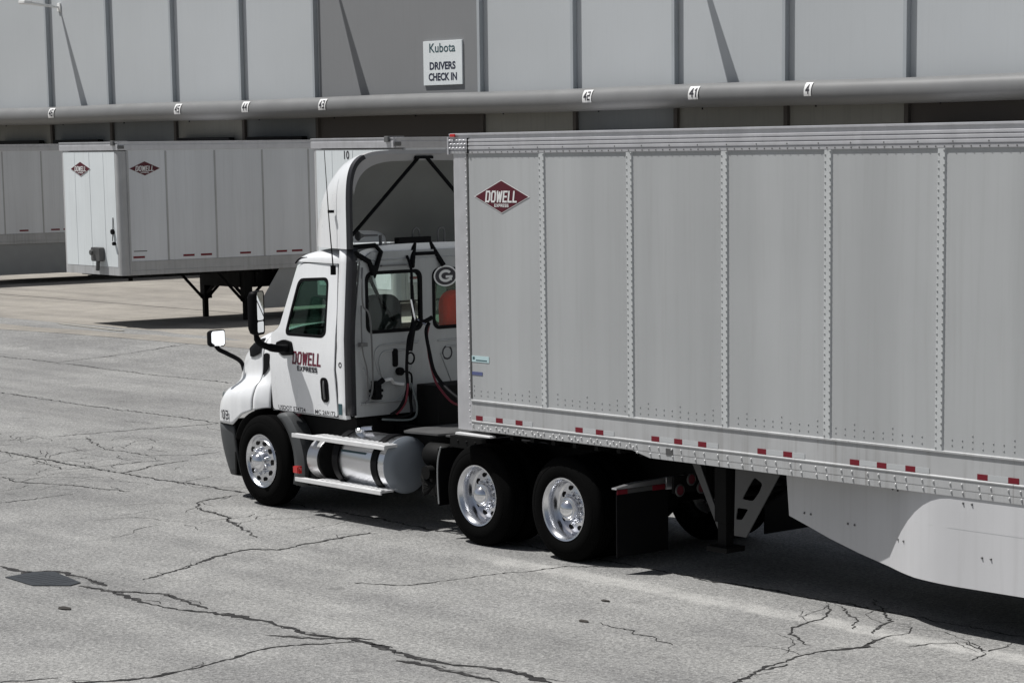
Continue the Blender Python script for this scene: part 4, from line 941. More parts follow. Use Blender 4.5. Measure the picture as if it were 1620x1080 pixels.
bm = N(); box(bm, (1.32, 0.216, 1.12), (1.38, 0.223, 1.24)); obj('small_decal', bm, 'teal', tr)
# cab floor, dash, windshield
bm = N(); box(bm, (0.0, 0.31, 1.07), (1.49, 2 * CY - 0.31, 1.14)); obj('cab_floor', bm, 'frame', tr)
bm = N(); prism(bm, [(0.0, 1.142), (0.0, 1.92), (0.38, 1.98), (0.50, 1.80), (0.45, 1.142)], 'y', 0.34, 2 * CY - 0.34); obj('dashboard', bm, 'black', tr, bevel=0.03)
bm = N(); rows = []
for k in range(13):
    t = (k / 12) * 2 - 1; bow = 0.14 * (1 - t * t)
    rows.append([(0.10 - bow, CY - t * 1.02, 1.97), (0.42 - bow * 0.7, CY - t * 0.93, 2.72)])
grid_faces(bm, rows); obj('windscreen', bm, 'glassclear', tr, smooth=60)
# roof cap
bm = N(); rows = []
for x, H, w_ in ((0.40, 0.02, 0.90), (0.42, 0.07, 0.925), (0.50, 0.115, 0.935), (0.62, 0.15, 0.94), (0.80, 0.175, 0.945), (1.05, 0.19, 0.95), (1.30, 0.195, 0.955), (1.50, 0.20, 0.96)):
    row = []
    zb_ = 2.735
    for k in range(33):
        a = math.pi * k / 32; c, s = math.cos(a), math.sin(a)
        row.append((x - 0.14 * abs(s) ** 2 * max(0, (0.62 - x) / 0.22), CY - w_ * math.copysign(abs(c) ** 0.6, c), zb_ + H * abs(s) ** 0.6))
    rows.append(row)
V = grid_faces(bm, rows); bm.faces.new(V[-1]); bm.faces.new(V[0][::-1]); obj('roof', bm, 'white', tr, smooth=40)
for sg in (1, -1):
    bm = N(); pts = [(0.36, side_y(2.72) - 0.005, 2.715), (0.48, side_y(2.76) - 0.012, 2.775), (0.8, side_y(2.78) - 0.012, 2.785), (1.28, side_y(2.8) - 0.012, 2.80)]
    tube(bm, smooth_path([(a, b_ if sg == 1 else 2 * CY - b_, c) for a, b_, c in pts], 5), 0.009, 6); obj('roof_seam', bm, 'black', tr)
# rear wall with two windows
def backfn(off):
    def fn(a, b_, c): return (1.512 + off + c, a, b_)
    return fn
HO = [(0.30, 1.10), (0.30, 2.0), (0.40, 2.76), (0.55, 2.86), (2 * CY - 0.55, 2.86), (2 * CY - 0.40, 2.76), (2 * CY - 0.30, 2.0), (2 * CY - 0.30, 1.10)]
w1 = rrect(0.455, 1.985, 1.225, 2.655, 0.09); w2 = [(2 * CY - a, b_) for a, b_ in w1][::-1]
v1 = rrect(0.492, 2.022, 1.188, 2.618, 0.07); v2 = [(2 * CY - a, b_) for a, b_ in v1][::-1]
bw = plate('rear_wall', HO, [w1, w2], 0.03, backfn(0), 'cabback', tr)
for o_, i_ in ((w1, v1), (w2, v2)):
    plate('window_seal', o_, [i_], 0.045, backfn(0.002), 'black', tr, bev=0.006)
    plate('rear_window', i_, [], 0.005, backfn(0.0), 'glassclear', tr)
# pressed swages on the rear wall
def swage(pts, rr=0.012):
    for m_ in (0, 1):
        bm = N(); q = [(1.528, (y if not m_ else 2 * CY - y), z) for y, z in pts]; tube(bm, smooth_path(q, 5), rr, 6); obj('pressed_rib', bm, 'cabback', tr, smooth=60)
swage([(0.62, 1.55), (0.56, 1.74), (0.62, 1.84), (0.80, 1.86), (1.16, 1.86)])
swage([(0.68, 1.44), (0.62, 1.66), (0.68, 1.78), (0.90, 1.79), (1.05, 1.79)])
swage([(1.12, 1.72), (1.02, 1.50), (0.92, 1.30), (0.80, 1.24)])
swage([(0.40, 1.62), (0.52, 1.42), (0.60, 1.28)])
swage([(0.34, 2.77), (1.29, 2.775)], 0.008); swage([(0.36, 1.24), (1.29, 1.24)], 0.014)
bm = N(); prism(bm, rrect(0.80, 1.61, 0.87, 1.81, 0.03), 'x', 1.5275, 1.54); obj('vent_slot', bm, 'black', tr)
bm = N(); tube(bm, [(1.53, 0.88, 1.56), (1.58, 0.88, 1.56)], 0.045, 12); tube(bm, smooth_path([(1.58, 0.90, 1.56), (1.62, 0.98, 1.53), (1.60, 1.00, 1.38), (1.60, 0.99, 1.25)], 4), 0.012, 6); obj('electric_plug', bm, 'black', tr)
bm = N(); box(bm, (1.53, 0.50, 1.28), (1.62, 0.58, 1.48)); box(bm, (1.53, 0.47, 1.36), (1.60, 0.62, 1.39)); box(bm, (1.53, 0.47, 1.30), (1.60, 0.61, 1.33)); tube(bm, [(1.6, 0.54, 1.45), (1.64, 0.60, 1.50)], 0.03, 8); obj('latch_bracket', bm, 'black', tr, bevel=0.005)
bm = N(); tube(bm, smooth_path([(1.54, 0.66, 1.47), (1.60, 0.72, 1.49), (1.55, 0.80, 1.44), (1.60, 0.9, 1.42)], 4), 0.018, 8); obj('wiring_loom', bm, 'decalwhite', tr)
rg = text('decal_letter', 'O', 0.16, (1.529, 1.56, 1.72), (0, 1, 0), (0, 0, 1), 'decaldark', tr, width=0.15, bold=0.0)
# G emblem: black oval with white ring, on the right rear window
def oval(bm, cy, cz, a_, b_, x, mi, hole=None):
    k = 36
    o_ = [bm.verts.new((x, cy + a_ * math.cos(2 * math.pi * j / k), cz + b_ * math.sin(2 * math.pi * j / k))) for j in range(k)]
    if hole:
        i_ = [bm.verts.new((x, cy + hole[0] * math.cos(2 * math.pi * j / k), cz + hole[1] * math.sin(2 * math.pi * j / k))) for j in range(k)]
        for j in range(k): bm.faces.new((o_[j], o_[(j + 1) % k], i_[(j + 1) % k], i_[j])).material_index = mi
    else: bm.faces.new(o_).material_index = mi
bm = N(); gy, gz = 1.54, 2.565
oval(bm, gy, gz, 0.165, 0.115, 1.548, 0); oval(bm, gy, gz, 0.145, 0.098, 1.5495, 1)
o = obj('window_emblem', bm, ['decalwhite', 'decaldark'], tr)
bm = N(); rows = []
for j in range(25):
    a = R(40 + 285 * j / 24); rows.append([(1.551, gy + 0.095 * math.cos(a), gz + 0.068 * math.sin(a)), (1.551, gy + 0.062 * math.cos(a), gz + 0.038 * math.sin(a))])
grid_faces(bm, rows); box(bm, (1.5505, gy + 0.0, gz - 0.022), (1.552, gy + 0.095, gz + 0.004)); box(bm, (1.5505, gy + 0.055, gz - 0.05), (1.552, gy + 0.085, gz - 0.0221)); obj('emblem_letter', bm, 'decalwhite', o)
# top handles, horns and A bracket
bm = N()
for a, b_ in (((1.57, 1.06, 2.68), (1.47, 1.17, 2.95)), ((1.57, 1.50, 2.68), (1.47, 1.37, 2.95))): tube(bm, [a, b_], 0.032, 6)
box(bm, (1.42, 0.94, 2.93), (1.50, 1.39, 3.0)); tube(bm, [(1.53, 1.14, 2.82), (1.53, 1.42, 2.82)], 0.022, 6)
obj('hose_bracket', bm, 'black', tr, bevel=0.006)
bm = N(); lathe(bm, [(0, 0.05), (-0.03, 0.03), (-0.08, 0.012), (-0.26, 0.010)], (1.36, 0.50, 3.03), 'y', 14, 0, -1); lathe(bm, [(0, 0.055), (0.012, 0.045), (0.012, 0.001)], (1.36, 0.50, 3.03), 'y', 14, 0, -1); tube(bm, [(1.36, 0.8, 2.9), (1.36, 0.8, 3.03)], 0.02, 6); obj('air_horn', bm, 'rivetdark', tr, smooth=50)
for yy in (1.27, 1.62):
    bm = N(); tube(bm, smooth_path([(1.38, yy - 0.04, 2.90), (1.38, yy - 0.045, 3.05), (1.38, yy, 3.09), (1.38, yy + 0.045, 3.05), (1.38, yy + 0.04, 2.90)], 4), 0.011, 6); obj('lifting_loop', bm, 'rivetdark', tr, smooth=50)
bm = N(); tube(bm, [(1.50, 0.32, 2.92), (1.53, 0.60, 2.93), (1.55, 0.66, 2.86), (1.55, 0.60, 2.71), (1.55, 0.52, 2.66)], 0.028, 8); tube(bm, [(1.50, 0.32, 2.87), (1.55, 0.50, 2.76), (1.55, 0.56, 2.62)], 0.03, 8); prism(bm, [(0.5, 2.72), (0.62, 2.72), (0.56, 2.58)], 'x', 1.55, 1.58); obj('fairing_bracket', bm, 'black', tr, bevel=0.004)
# handrail and wire at left of rear wall
bm = N(); tube(bm, smooth_path([(1.56, 0.40, 2.70), (1.60, 0.36, 2.55), (1.60, 0.37, 2.3), (1.60, 0.44, 2.22), (1.60, 0.47, 2.0), (1.60, 0.47, 1.4), (1.58, 0.38, 1.25)], 5), 0.011, 6); tube(bm, smooth_path([(1.58, 0.36, 2.3), (1.58, 0.36, 1.85), (1.58, 0.42, 1.6), (1.58, 0.42, 1.3)], 4), 0.009, 6); box(bm, (1.55, 0.33, 1.86), (1.60, 0.42, 1.90)); obj('grab_rail', bm, 'rivetdark', tr, smooth=50)
bm = N(); box(bm, (1.535, 0.66, 2.70), (1.56, 1.0, 2.715)); obj('gutter_strip', bm, 'rivetdark', tr)
# interior: seats, wheel
def seat(y0, mat, nm, lab=None):
    bm = N(); box(bm, (0.80, y0 - 0.24, 1.45), (1.28, y0 + 0.24, 1.62)); rows = []
    prism(bm, rrect(y0 - 0.25, 1.55, y0 + 0.25, 2.38, 0.16), 'x', 1.16, 1.30); box(bm, (0.9, y0 - 0.15, 1.14), (1.2, y0 + 0.15, 1.449))
    o = obj(nm, bm, mat, tr, smooth=40, bevel=0.04)
    if lab: o['label'] = lab
    return o
seat(0.88, 'seat', 'seat'); seat(1.97, 'redseat', 'seat', 'bright red seat seen through the right rear window')
bm = N(); tube(bm, [(0.62 + 0.08 * math.sin(2 * math.pi * k / 24), 0.82 + 0.22 * math.cos(2 * math.pi * k / 24), 2.0 + 0.20 * math.sin(2 * math.pi * k / 24)) for k in range(25)], 0.016, 8); tube(bm, [(0.62, 0.82, 2.0), (0.42, 0.82, 1.9)], 0.03, 8); tube(bm, [(0.62, 0.62, 2.0), (0.62, 1.02, 2.0)], 0.015, 6); obj('steering_wheel', bm, 'black', tr, smooth=60)
bm = N(); tube(bm, [(1.30, 0.66, 2.62), (1.31, 0.80, 2.35), (1.31, 1.0, 2.1)], 0.02, 6); obj('seat_belt', bm, 'black', tr)
# --- roof fairing
XR = 1.49
FH = ((.15, .0), (.22, .14), (.3, .25), (.45, .44), (.75, .77), (1.1, .955), (1.3, 1.01), (XR, 1.035), (1.7, 1.045))
FW = ((.15, .04), (.18, .28), (.22, .39), (.3, .52), (.45, .68), (.75, .86), (1.1, .965), (1.3, 1.01), (XR, 1.045), (1.7, 1.05))
def interp(T, x):
    x = min(max(x, T[0][0]), T[-1][0])
    for k, (p, q) in enumerate(zip(T[:-1], T[1:])):
        if x <= q[0]:
            t = (x - p[0]) / (q[0] - p[0]); m0 = (q[1] - (T[k - 1][1] if k else p[1])) / (q[0] - (T[k - 1][0] if k else p[0])); nx_ = T[min(k + 2, len(T) - 1)]
            m1 = (nx_[1] - p[1]) / (nx_[0] - p[0]); d = q[0] - p[0]
            return (2 * t ** 3 - 3 * t * t + 1) * p[1] + (t ** 3 - 2 * t * t + t) * d * m0 + (-2 * t ** 3 + 3 * t * t) * q[1] + (t ** 3 - t * t) * d * m1
def fair_row(x, dw=0.0, dz=0.0, z0=2.90, n_=49):
    W_ = max(interp(FW, x) - dw, 0.01); H_ = max(interp(FH, x) - dz, 0.005); nn = 3.0 + 3.2 * max(0, (x - 0.4) / (XR - 0.4)); e1 = 2 / nn
    row = []
    for k in range(n_):
        a = math.pi * k / (n_ - 1); c, s = math.cos(a), math.sin(a)
        row.append((x, CY - W_ * math.copysign(abs(c) ** e1, c), z0 + H_ * abs(s) ** e1))
    return row
xs = [XR - (XR - 0.15) * math.sin(R(90 * k / 26)) for k in range(27)]
bm = N(); grid_faces(bm, [fair_row(x) for x in xs]); fa = obj('roof_fairing', bm, 'white', tr, smooth=40)
xs2 = [XR - 0.01 - (XR - 0.26) * math.sin(R(90 * k / 18)) for k in range(18)]
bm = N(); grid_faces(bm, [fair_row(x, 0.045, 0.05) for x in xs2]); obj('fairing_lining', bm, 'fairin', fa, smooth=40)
A = [fair_row(XR + 0.003), fair_row(XR + 0.065, 0.008, 0.003), fair_row(XR + 0.065, 0.045, 0.045), fair_row(XR + 0.005, 0.045, 0.045)]
bm = N(); V = [[bm.verts.new(p) for p in row] for row in A]
for i in range(3):
    for j in range(48):
        yv = abs(A[0][j][1] - CY)
        bm.faces.new((V[i][j], V[i][j + 1], V[i + 1][j + 1], V[i + 1][j])).material_index = 0 if yv > 0.86 else 1
obj('fairing_edge', bm, ['rubber', 'fairlip'], fa, smooth=50)
r0 = fair_row(XR + 0.03, 0.045, 0.045); r1 = []
for q in r0:
    ty_ = abs(q[1] - CY) / 1.0
    r1.append((XR - 0.02, CY + (q[1] - CY) * 0.93, 2.90 + (q[2] - 2.90) * (0.93 - 0.12 * ty_ ** 4)))
bm = N(); Vv = [[bm.verts.new(p) for p in row] for row in (r0, r1)]
for j in range(5, 43): bm.faces.new((Vv[0][j], Vv[0][j + 1], Vv[1][j + 1], Vv[1][j]))
obj('fairing_lip', bm, 'fairlip', fa, smooth=50)
bm = N()
for sg in (1, -1): tube(bm, [(XR, CY - sg * 0.06, 3.85), (XR - 0.05, CY - sg * 0.98, 3.00)], 0.021, 8)
box(bm, (XR - 0.04, CY - 0.12, 3.84), (XR + 0.04, CY + 0.12, 3.87)); obj('fairing_strut', bm, 'black', fa)
# recess crease on the fairing side
bm = N(); tube(bm, [(1.21, 0.27, 2.62), (1.21, 0.27, 2.72)], 0.03, 10); tube(bm, [(1.21, 0.27, 2.70), (1.205, 0.235, 3.2), (1.17, 0.22, 3.94)], [0.008, 0.006, 0.004], 6); box(bm, (1.19, 0.23, 3.28), (1.24, 0.28, 3.31)); obj('antenna', bm, 'black', tr)
bm = N(); tube(bm, [(1.21, 2 * CY - 0.27, 2.62), (1.17, 2 * CY - 0.22, 3.94)], 0.006, 6); obj('antenna', bm, 'black', tr)

# --- mirrors
for sg in (1, -1):
    def Q(x, y, z): return (x, y if sg == 1 else 2 * CY - y, z)
    base = plate('mirror_base', rpoly([(0.16, 1.84), (0.30, 1.88), (0.44, 1.86), (0.50, 1.72), (0.28, 1.70), (0.17, 1.76)], 0.03), [], 0.03, (lambda a, b_, c: (a, 0.228 + c, b_)) if sg == 1 else (lambda a, b_, c: (a, 2 * CY - 0.228 + c, b_)), 'black', tr, bev=0.01)
    bm = N(); tube(bm, smooth_path([Q(0.38, 0.22, 1.79), Q(0.33, 0.10, 1.79), Q(0.26, -0.02, 1.83), Q(0.235, -0.08, 1.90), Q(0.235, -0.09, 2.05), Q(0.245, -0.08, 2.3)], 5), [0.046] * 8 + [0.038] * 8 + [0.03] * 10, 10); arm = obj('mirror_arm', bm, 'black', tr, smooth=60)
    bm = N(); rot = Matrix.Rotation(R(33 * sg), 3, 'Z'); cx_, cy_ = 0.27, (-0.10 if sg == 1 else 2 * CY + 0.10)
    pr = rrect(-0.105, 1.95, 0.105, 2.43, 0.05)
    fr_ = [(0.0, 0.80), (0.02, 0.95), (0.05, 1.0), (0.12, 1.0)]
    rows = []
    for dx, sc in fr_:
        rows.append([tuple(Vector((cx_, cy_, 0)) + rot @ Vector((dx - 0.07, p[0] * sc, 0)) + Vector((0, 0, 2.195 + (p[1] - 2.195) * sc))) for p in pr])
    Vm = grid_faces(bm, rows, closed=True); bm.faces.new(Vm[0]); o = obj('mirror_housing', bm, 'black', tr, smooth=40); solid(o, 0.008)
    bm = N()
    for za, zb_ in ((2.11, 2.42), (1.975, 2.095)):
        bm.faces.new([bm.verts.new(tuple(Vector((cx_, cy_, 0)) + rot @ Vector((0.045, p[0] * 0.90, 0)) + Vector((0, 0, p[1])))) for p in rrect(-0.097, za, 0.097, zb_, 0.03)])
    obj('mirror_glass', bm, 'mirror', o)
    bm = N(); tube(bm, smooth_path([Q(-0.93, 0.52, 1.32), Q(-0.86, 0.47, 1.42), Q(-0.80, 0.38, 1.56), Q(-0.84, 0.22, 1.66), Q(-0.88, 0.14, 1.71), Q(-0.90, 0.10, 1.78)], 5), 0.026, 10); obj('hood_mirror_arm', bm, 'black', tr, smooth=60)
    bm = N(); pr = rrect(-0.115, 1.745, 0.115, 1.935, 0.035); rows = []; rot = Matrix.Rotation(R(12 * sg), 3, 'Z'); cx_ = -0.85; cy_ = 0.10 if sg == 1 else 2 * CY - 0.10
    for dx, sc in ((-0.09, 0.5), (-0.06, 0.85), (-0.02, 1.0), (0.02, 1.0)):
        rows.append([tuple(Vector((cx_, cy_, 0)) + rot @ Vector((dx, p[0] * sc, 0)) + Vector((0, 0, 1.84 + (p[1] - 1.84) * sc))) for p in pr])
    Vm = grid_faces(bm, rows, closed=True); bm.faces.new(Vm[0]); o = obj('hood_mirror_housing', bm, 'black', tr, smooth=40)
    bm = N(); bm.faces.new([bm.verts.new(tuple(Vector((cx_, cy_, 0)) + rot @ Vector((0.021, p[0] * 0.92, 0)) + Vector((0, 0, 1.84 + (p[1] - 1.84) * 0.88)))) for p in pr]); obj('mirror_glass', bm, 'mirror', o)

# --- steps, tanks, chassis
for sg in (1, -1):
    def Y(y): return y if sg == 1 else 2 * CY - y
    def ybox(bm, x0, ya, z0, x1, yb, z1, mi=0): box(bm, (x0, min(Y(ya), Y(yb)), z0), (x1, max(Y(ya), Y(yb)), z1), mi)
    for z, xa, xb_ in ((0.888, 0.76, 2.44), (0.408, 0.80, 2.36)):
        bm = N(); ybox(bm, xa + 0.35, 0.00, z - 0.02, xb_ - 0.02, 0.17, z + 0.012); ybox(bm, xa, -0.02, z - 0.035, xb_, 0.0, z + 0.008)
        ybox(bm, xa, 0.0005, z - 0.02, xa + 0.349, 0.06, z + 0.004)
        for k in range(14): ybox(bm, xa + 0.42 + k * 0.09, 0.01, z + 0.0125, xa + 0.45 + k * 0.09, 0.16, z + 0.018)
        st = obj('step', bm, 'step', tr, bevel=0.006)
        bm = N(); ybox(bm, xa + 0.2, 0.06, z - 0.05, xa + 0.26, 0.5, z - 0.021); ybox(bm, xb_ - 0.3, 0.06, z - 0.05, xb_ - 0.24, 0.5, z - 0.021); obj('step_bracket', bm, 'frame', st)
    # rear-of-wheel fender extension
    bm = N(); rows = []
    for k in range(13):
        a = R(62 - 82 * k / 12); rr_ = 0.60
        x = rr_ * math.cos(a); z = 0.51 + rr_ * math.sin(a); w_ = 0.115 + 0.05 * (k / 12)
        rows.append([(x, Y(0.12), z), (x + w_ * 0.5, Y(0.115), z + 0.03 * math.sin(a)), (x + w_, Y(0.15), z + 0.05 * math.sin(a)), (x + w_, Y(0.5), z + 0.05 * math.sin(a))])
    grid_faces(bm, rows); o = obj('fender_extension', bm, 'darkgrey', tr, smooth=50); solid(o, 0.01)
    bm = N(); ybox(bm, 0.76, 0.0, 0.455, 0.84, 0.05, 0.535); ybox(bm, 0.75, -0.006, 0.46, 0.83, -0.0005, 0.53); obj('marker_lamp', bm, 'markred', tr, bevel=0.008)
    bm = N(); prism(bm, [(0.12, 1.068), (0.52, 1.068), (0.42, 0.99), (0.2, 0.965)], 'y', min(Y(0.27), Y(0.31)), max(Y(0.27), Y(0.31))); obj('sill_fairing', bm, plain('sill_maroon', (0.10, 0.008, 0.02), 0.5), tr)
    bm = N(); ybox(bm, 0.25, 0.33, 0.62, 1.5, 0.60, 1.069); ybox(bm, 0.62, 0.2, 0.30, 0.93, 0.6, 0.62); obj('battery_box', bm, 'frame', tr)
    # def tank
    bm = N(); cy_ = Y(0.30)
    prism(bm, [(cy_ + 0.25 * math.cos(2 * math.pi * k / 32) * (1 if True else 1), 0.62 + 0.235 * math.sin(2 * math.pi * k / 32)) for k in range(32)], 'x', 0.93, 1.13); sto = obj('small_tank', bm, 'alu', tr, smooth=40, bevel=0.01)
    bm = N(); prism(bm, [(cy_ + 0.252 * math.cos(2 * math.pi * k / 32), 0.62 + 0.238 * math.sin(2 * math.pi * k / 32)) for k in range(32)], 'x', 1.1305, 1.17); obj('end_dark_disc', bm, 'frame', sto, smooth=40)  # black disc added to darken the tank's lit end face
    # fuel tank
    bm = N(); rings = lathe(bm, [(0.20, 0.001), (0.20, 0.26), (0.212, 0.29), (0.23, 0.300), (1.10, 0.300), (1.13, 0.300)], (1.22, Y(0.335), 0.66), 'x', 64); tk = obj('fuel_tank', bm, 'tank', tr, smooth=40)
    bm = N(); rings = lathe(bm, [(1.125, 0.303), (1.135, 0.303), (1.140, 0.292), (1.160, 0.27), (1.180, 0.18), (1.187, 0.001)], (1.22, Y(0.335), 0.66), 'x', 64); obj('tank_end', bm, 'tankend', tk, smooth=40)
    for xx in (1.44, 2.13):
        bm = N(); lathe(bm, [(0, 0.301), (0, 0.312), (0.10, 0.312), (0.10, 0.301)], (xx, Y(0.335), 0.66), 'x', 48); obj('tank_strap', bm, 'black', tk, smooth=40)
    bm = N()
    for k in range(26): ybox(bm, 1.58 + k * 0.017, 0.053, 0.755, 1.589 + k * 0.017, 0.062, 0.785)
    obj('gauge_slots', bm, 'teal', tk)
    bm = N(); lathe(bm, [(0, 0.06), (0.04, 0.06), (0.05, 0.05), (0.05, 0.001)], (1.60, Y(0.30), 0.945), 'z', 20); tube(bm, [(1.62, Y(0.3), 0.985), (1.75, Y(0.35), 1.0)], 0.025, 8); obj('filler_cap', bm, 'chrome', tk, smooth=40)
    # air tanks and fittings behind the fuel tank
    bm = N(); lathe(bm, [(0, 0.001), (0.0, 0.11), (0.03, 0.13), (0.30, 0.13), (0.33, 0.11), (0.33, 0.001)], (2.55, Y(0.50), 0.78), 'x', 28)
    for k in range(9): tube(bm, smooth_path([(2.6 + 0.05 * random.random(), Y(0.35 + 0.1 * random.random()), 0.65), (2.7, Y(0.3), 0.55 - 0.02 * k), (2.9, Y(0.42), 0.42 + 0.03 * k)], 4), 0.018, 6)
    tube(bm, [(2.75, Y(0.36), 0.62), (2.75, Y(0.28), 0.62)], 0.07, 14); tube(bm, [(2.95, Y(0.36), 0.46), (2.95, Y(0.30), 0.46)], 0.08, 14); ybox(bm, 2.6, 0.45, 0.35, 3.1, 0.8, 0.62)
    obj('air_tank', bm, 'frame', tr, smooth=40)
    # drive fender front flap with pale edge
    bm = N(); ybox(bm, 3.19, 0.10, 0.34, 3.205, 0.70, 0.93); obj('front_mudflap', bm, 'black', tr)
    bm = N(); tube(bm, smooth_path([(3.24, Y(0.10), 0.95), (3.195, Y(0.095), 0.80), (3.185, Y(0.095), 0.6), (3.20, Y(0.095), 0.36)], 4), 0.008, 6); obj('flap_edge', bm, 'cabback', tr)
    bm = N(); ybox(bm, 3.17, 0.28, 0.93, 3.75, 0.75, 1.05); rivets(bm, [(3.30, Y(0.28), 1.0), (3.44, Y(0.28), 1.0), (3.58, Y(0.28), 1.0)], (0, -sg, 0), 0.014, 0.012); obj('fender_bracket', bm, 'frame', tr)
    # mudflap hanger and flap behind the drive axles
    bm = N(); ybox(bm, 6.02, -0.02, 0.16, 6.032, 0.64, 0.80); obj('mudflap', bm, 'black', tr)
    bm = N(); P = [(Y(-0.04), 0.80), (Y(0.66), 0.80), (Y(0.66), 0.86), (Y(0.20), 0.845), (Y(-0.04), 0.815)]
    prism(bm, P, 'x', 5.98, 6.045); ybox(bm, 6.0, 0.6, 0.74, 6.05, 0.95, 0.86); obj('mudflap_bracket', bm, 'alu', tr, bevel=0.005)
    bm = N(); ybox(bm, 6.0455, -0.03, 0.755, 6.05, 0.10, 0.798); ybox(bm, 6.0455, 0.42, 0.75, 6.05, 0.58, 0.798); o = obj('reflector', bm, 'red', tr)
    bm = N(); ybox(bm, 6.0455, 0.101, 0.756, 6.049, 0.419, 0.797); obj('white_reflector', bm, 'gear', tr)  # white tape coloured dark grey to stand in for shade
    for (yy, zz) in ((0.52, 0.77), (0.67, 0.86), (0.80, 0.77)):
        bm = N(); lathe(bm, [(0, 0.045), (0.02, 0.045), (0.02, 0.001)], (6.30, Y(yy), zz), 'x', 20, 0); lathe(bm, [(0, 0.046), (0.018, 0.062), (0.02, 0.060), (0.026, 0.047)], (6.30, Y(yy), zz), 'x', 20, 1); obj('tail_lamp', bm, [M['hosered'], M['gear']], tr, smooth=50)
    bm = N(); ybox(bm, 6.27, 0.46, 0.74, 6.30, 1.0, 0.90); obj('lamp_panel', bm, 'frame', tr)
    # tandem fender top strip, set outboard so the sun reaches it
    bm = N(); P = [(3.66, 1.125), (3.67, 1.150), (4.20, 1.148), (4.21, 1.130)]; prism(bm, P, 'y', min(Y(-0.045), Y(0.04)), max(Y(-0.045), Y(0.04))); obj('fender_top_strip', bm, 'step', tr, bevel=0.004)
# deck plate, frame, fifth wheel, axles
bm = N(); prism(bm, rpoly([(2.10, 0.62), (2.22, 0.40), (2.72, 0.48), (2.80, 0.75), (2.80, 1.75), (2.1, 1.75)], 0.03), 'z', 0.985, 1.005); box(bm, (2.82, 0.5, 0.985), (3.6, 0.62, 1.003)); obj('deck_plate', bm, 'gear', tr)
bm = N()
for yy in (0.86, 1.65): box(bm, (-0.9, yy, 0.72), (6.32, yy + 0.08, 0.98))
box(bm, (1.7, 0.95, 0.7), (2.0, 1.64, 0.95)); box(bm, (3.0, 0.95, 0.6), (3.2, 1.64, 0.95)); box(bm, (5.7, 0.95, 0.7), (5.9, 1.64, 0.95)); box(bm, (6.2, 0.95, 0.72), (6.319, 1.64, 0.9)); box(bm, (3.3, 0.78, 0.5), (5.8, 0.84, 0.72)); box(bm, (3.3, 1.76, 0.5), (5.8, 1.82, 0.72))
obj('chassis_rails', bm, 'frame', tr)
bm = N(); box(bm, (4.0, 0.85, 0.985), (5.2, 1.74, 1.08)); obj('fifth_wheel', bm, 'frame', tr, bevel=0.02)
bm = N()
for x in (0.0, 3.829, 5.149): tube(bm, [(x, 0.45, 0.51), (x, 2.14, 0.51)], 0.09 if x else 0.06, 12)
for x in (3.829, 5.149): bmesh.ops.create_uvsphere(bm, u_segments=16, v_segments=10, radius=0.24, matrix=Matrix.Translation((x, CY, 0.51)))
tube(bm, [(1.2, CY, 0.75), (3.7, CY, 0.55)], 0.06, 10)
obj('axles', bm, 'frame', tr)
bm = N(); box(bm, (1.66, 1.02, 0.9), (2.05, 1.60, 1.42)); obj('battery_cabinet', bm, 'frame', tr, bevel=0.01)
# hoses (two bundles)
def hose(nm, pts, rr_, mat):
    bm = N(); tube(bm, smooth_path(pts, 6), rr_, 8); return obj(nm, bm, mat, tr, smooth=60)
hose('hose_holder', [(1.54, 1.02, 2.80), (1.66, 0.98, 2.66), (1.74, 0.92, 2.45), (1.76, 0.91, 2.2)], 0.016, 'black')
hose('air_hose', [(1.76, 0.91, 2.5), (1.78, 0.90, 2.1), (1.78, 0.83, 1.92), (1.78, 0.80, 1.62), (1.78, 0.80, 1.38), (1.78, 0.70, 1.2), (1.72, 0.62, 1.12)], 0.017, 'black')
hose('air_hose', [(1.76, 0.95, 2.16), (1.79, 0.88, 1.98), (1.80, 0.80, 1.8), (1.76, 0.82, 1.5), (1.76, 0.86, 1.25), (1.76, 0.84, 1.1), (1.72, 0.55, 1.08)], 0.017, 'black')
hose('air_hose', [(1.80, 0.80, 1.45), (1.80, 0.76, 1.25), (1.74, 0.68, 1.12)], 0.012, 'hosered')
hose('air_hose', [(1.80, 0.84, 1.45), (1.82, 0.90, 1.2), (1.80, 0.84, 1.06), (1.72, 0.5, 1.08)], 0.012, 'hosegrey')
hose('spring_bundle', [(1.76, 0.93, 2.12), (1.80, 0.86, 1.95), (1.80, 0.83, 1.80)], 0.034, 'black')
hose('coil_ring', [(1.80, 0.84 + 0.05 * math.sin(2 * math.pi * k / 12), 1.72 + 0.06 * math.cos(2 * math.pi * k / 12)) for k in range(13)], 0.010, 'black')
hose('air_hose', [(1.80, 1.10, 2.08), (1.85, 1.02, 2.0), (1.95, 0.98, 1.8), (2.1, 0.95, 1.55), (2.5, 0.90, 1.35), (3.0, 0.85, 1.28), (3.66, 0.85, 1.50)], 0.020, 'black')
hose('air_hose', [(1.80, 1.10, 2.06), (1.84, 1.04, 1.92), (1.92, 1.02, 1.65), (2.1, 1.0, 1.4), (2.6, 0.95, 1.25), (3.66, 0.95, 1.50)], 0.013, 'hosered')
hose('hose_clamp', [(1.78, 0.92, 2.13), (1.80, 1.02, 2.10), (1.80, 1.14, 2.14)], 0.026, 'black')
bm = N(); tube(bm, [(1.80, 0.86, 2.35), (1.79, 0.92, 2.12)], 0.010, 6); tube(bm, [(1.80, 0.94, 2.13), (1.82, 1.04, 2.07)], 0.010, 6); obj('chrome_rod', bm, 'chrome', tr)
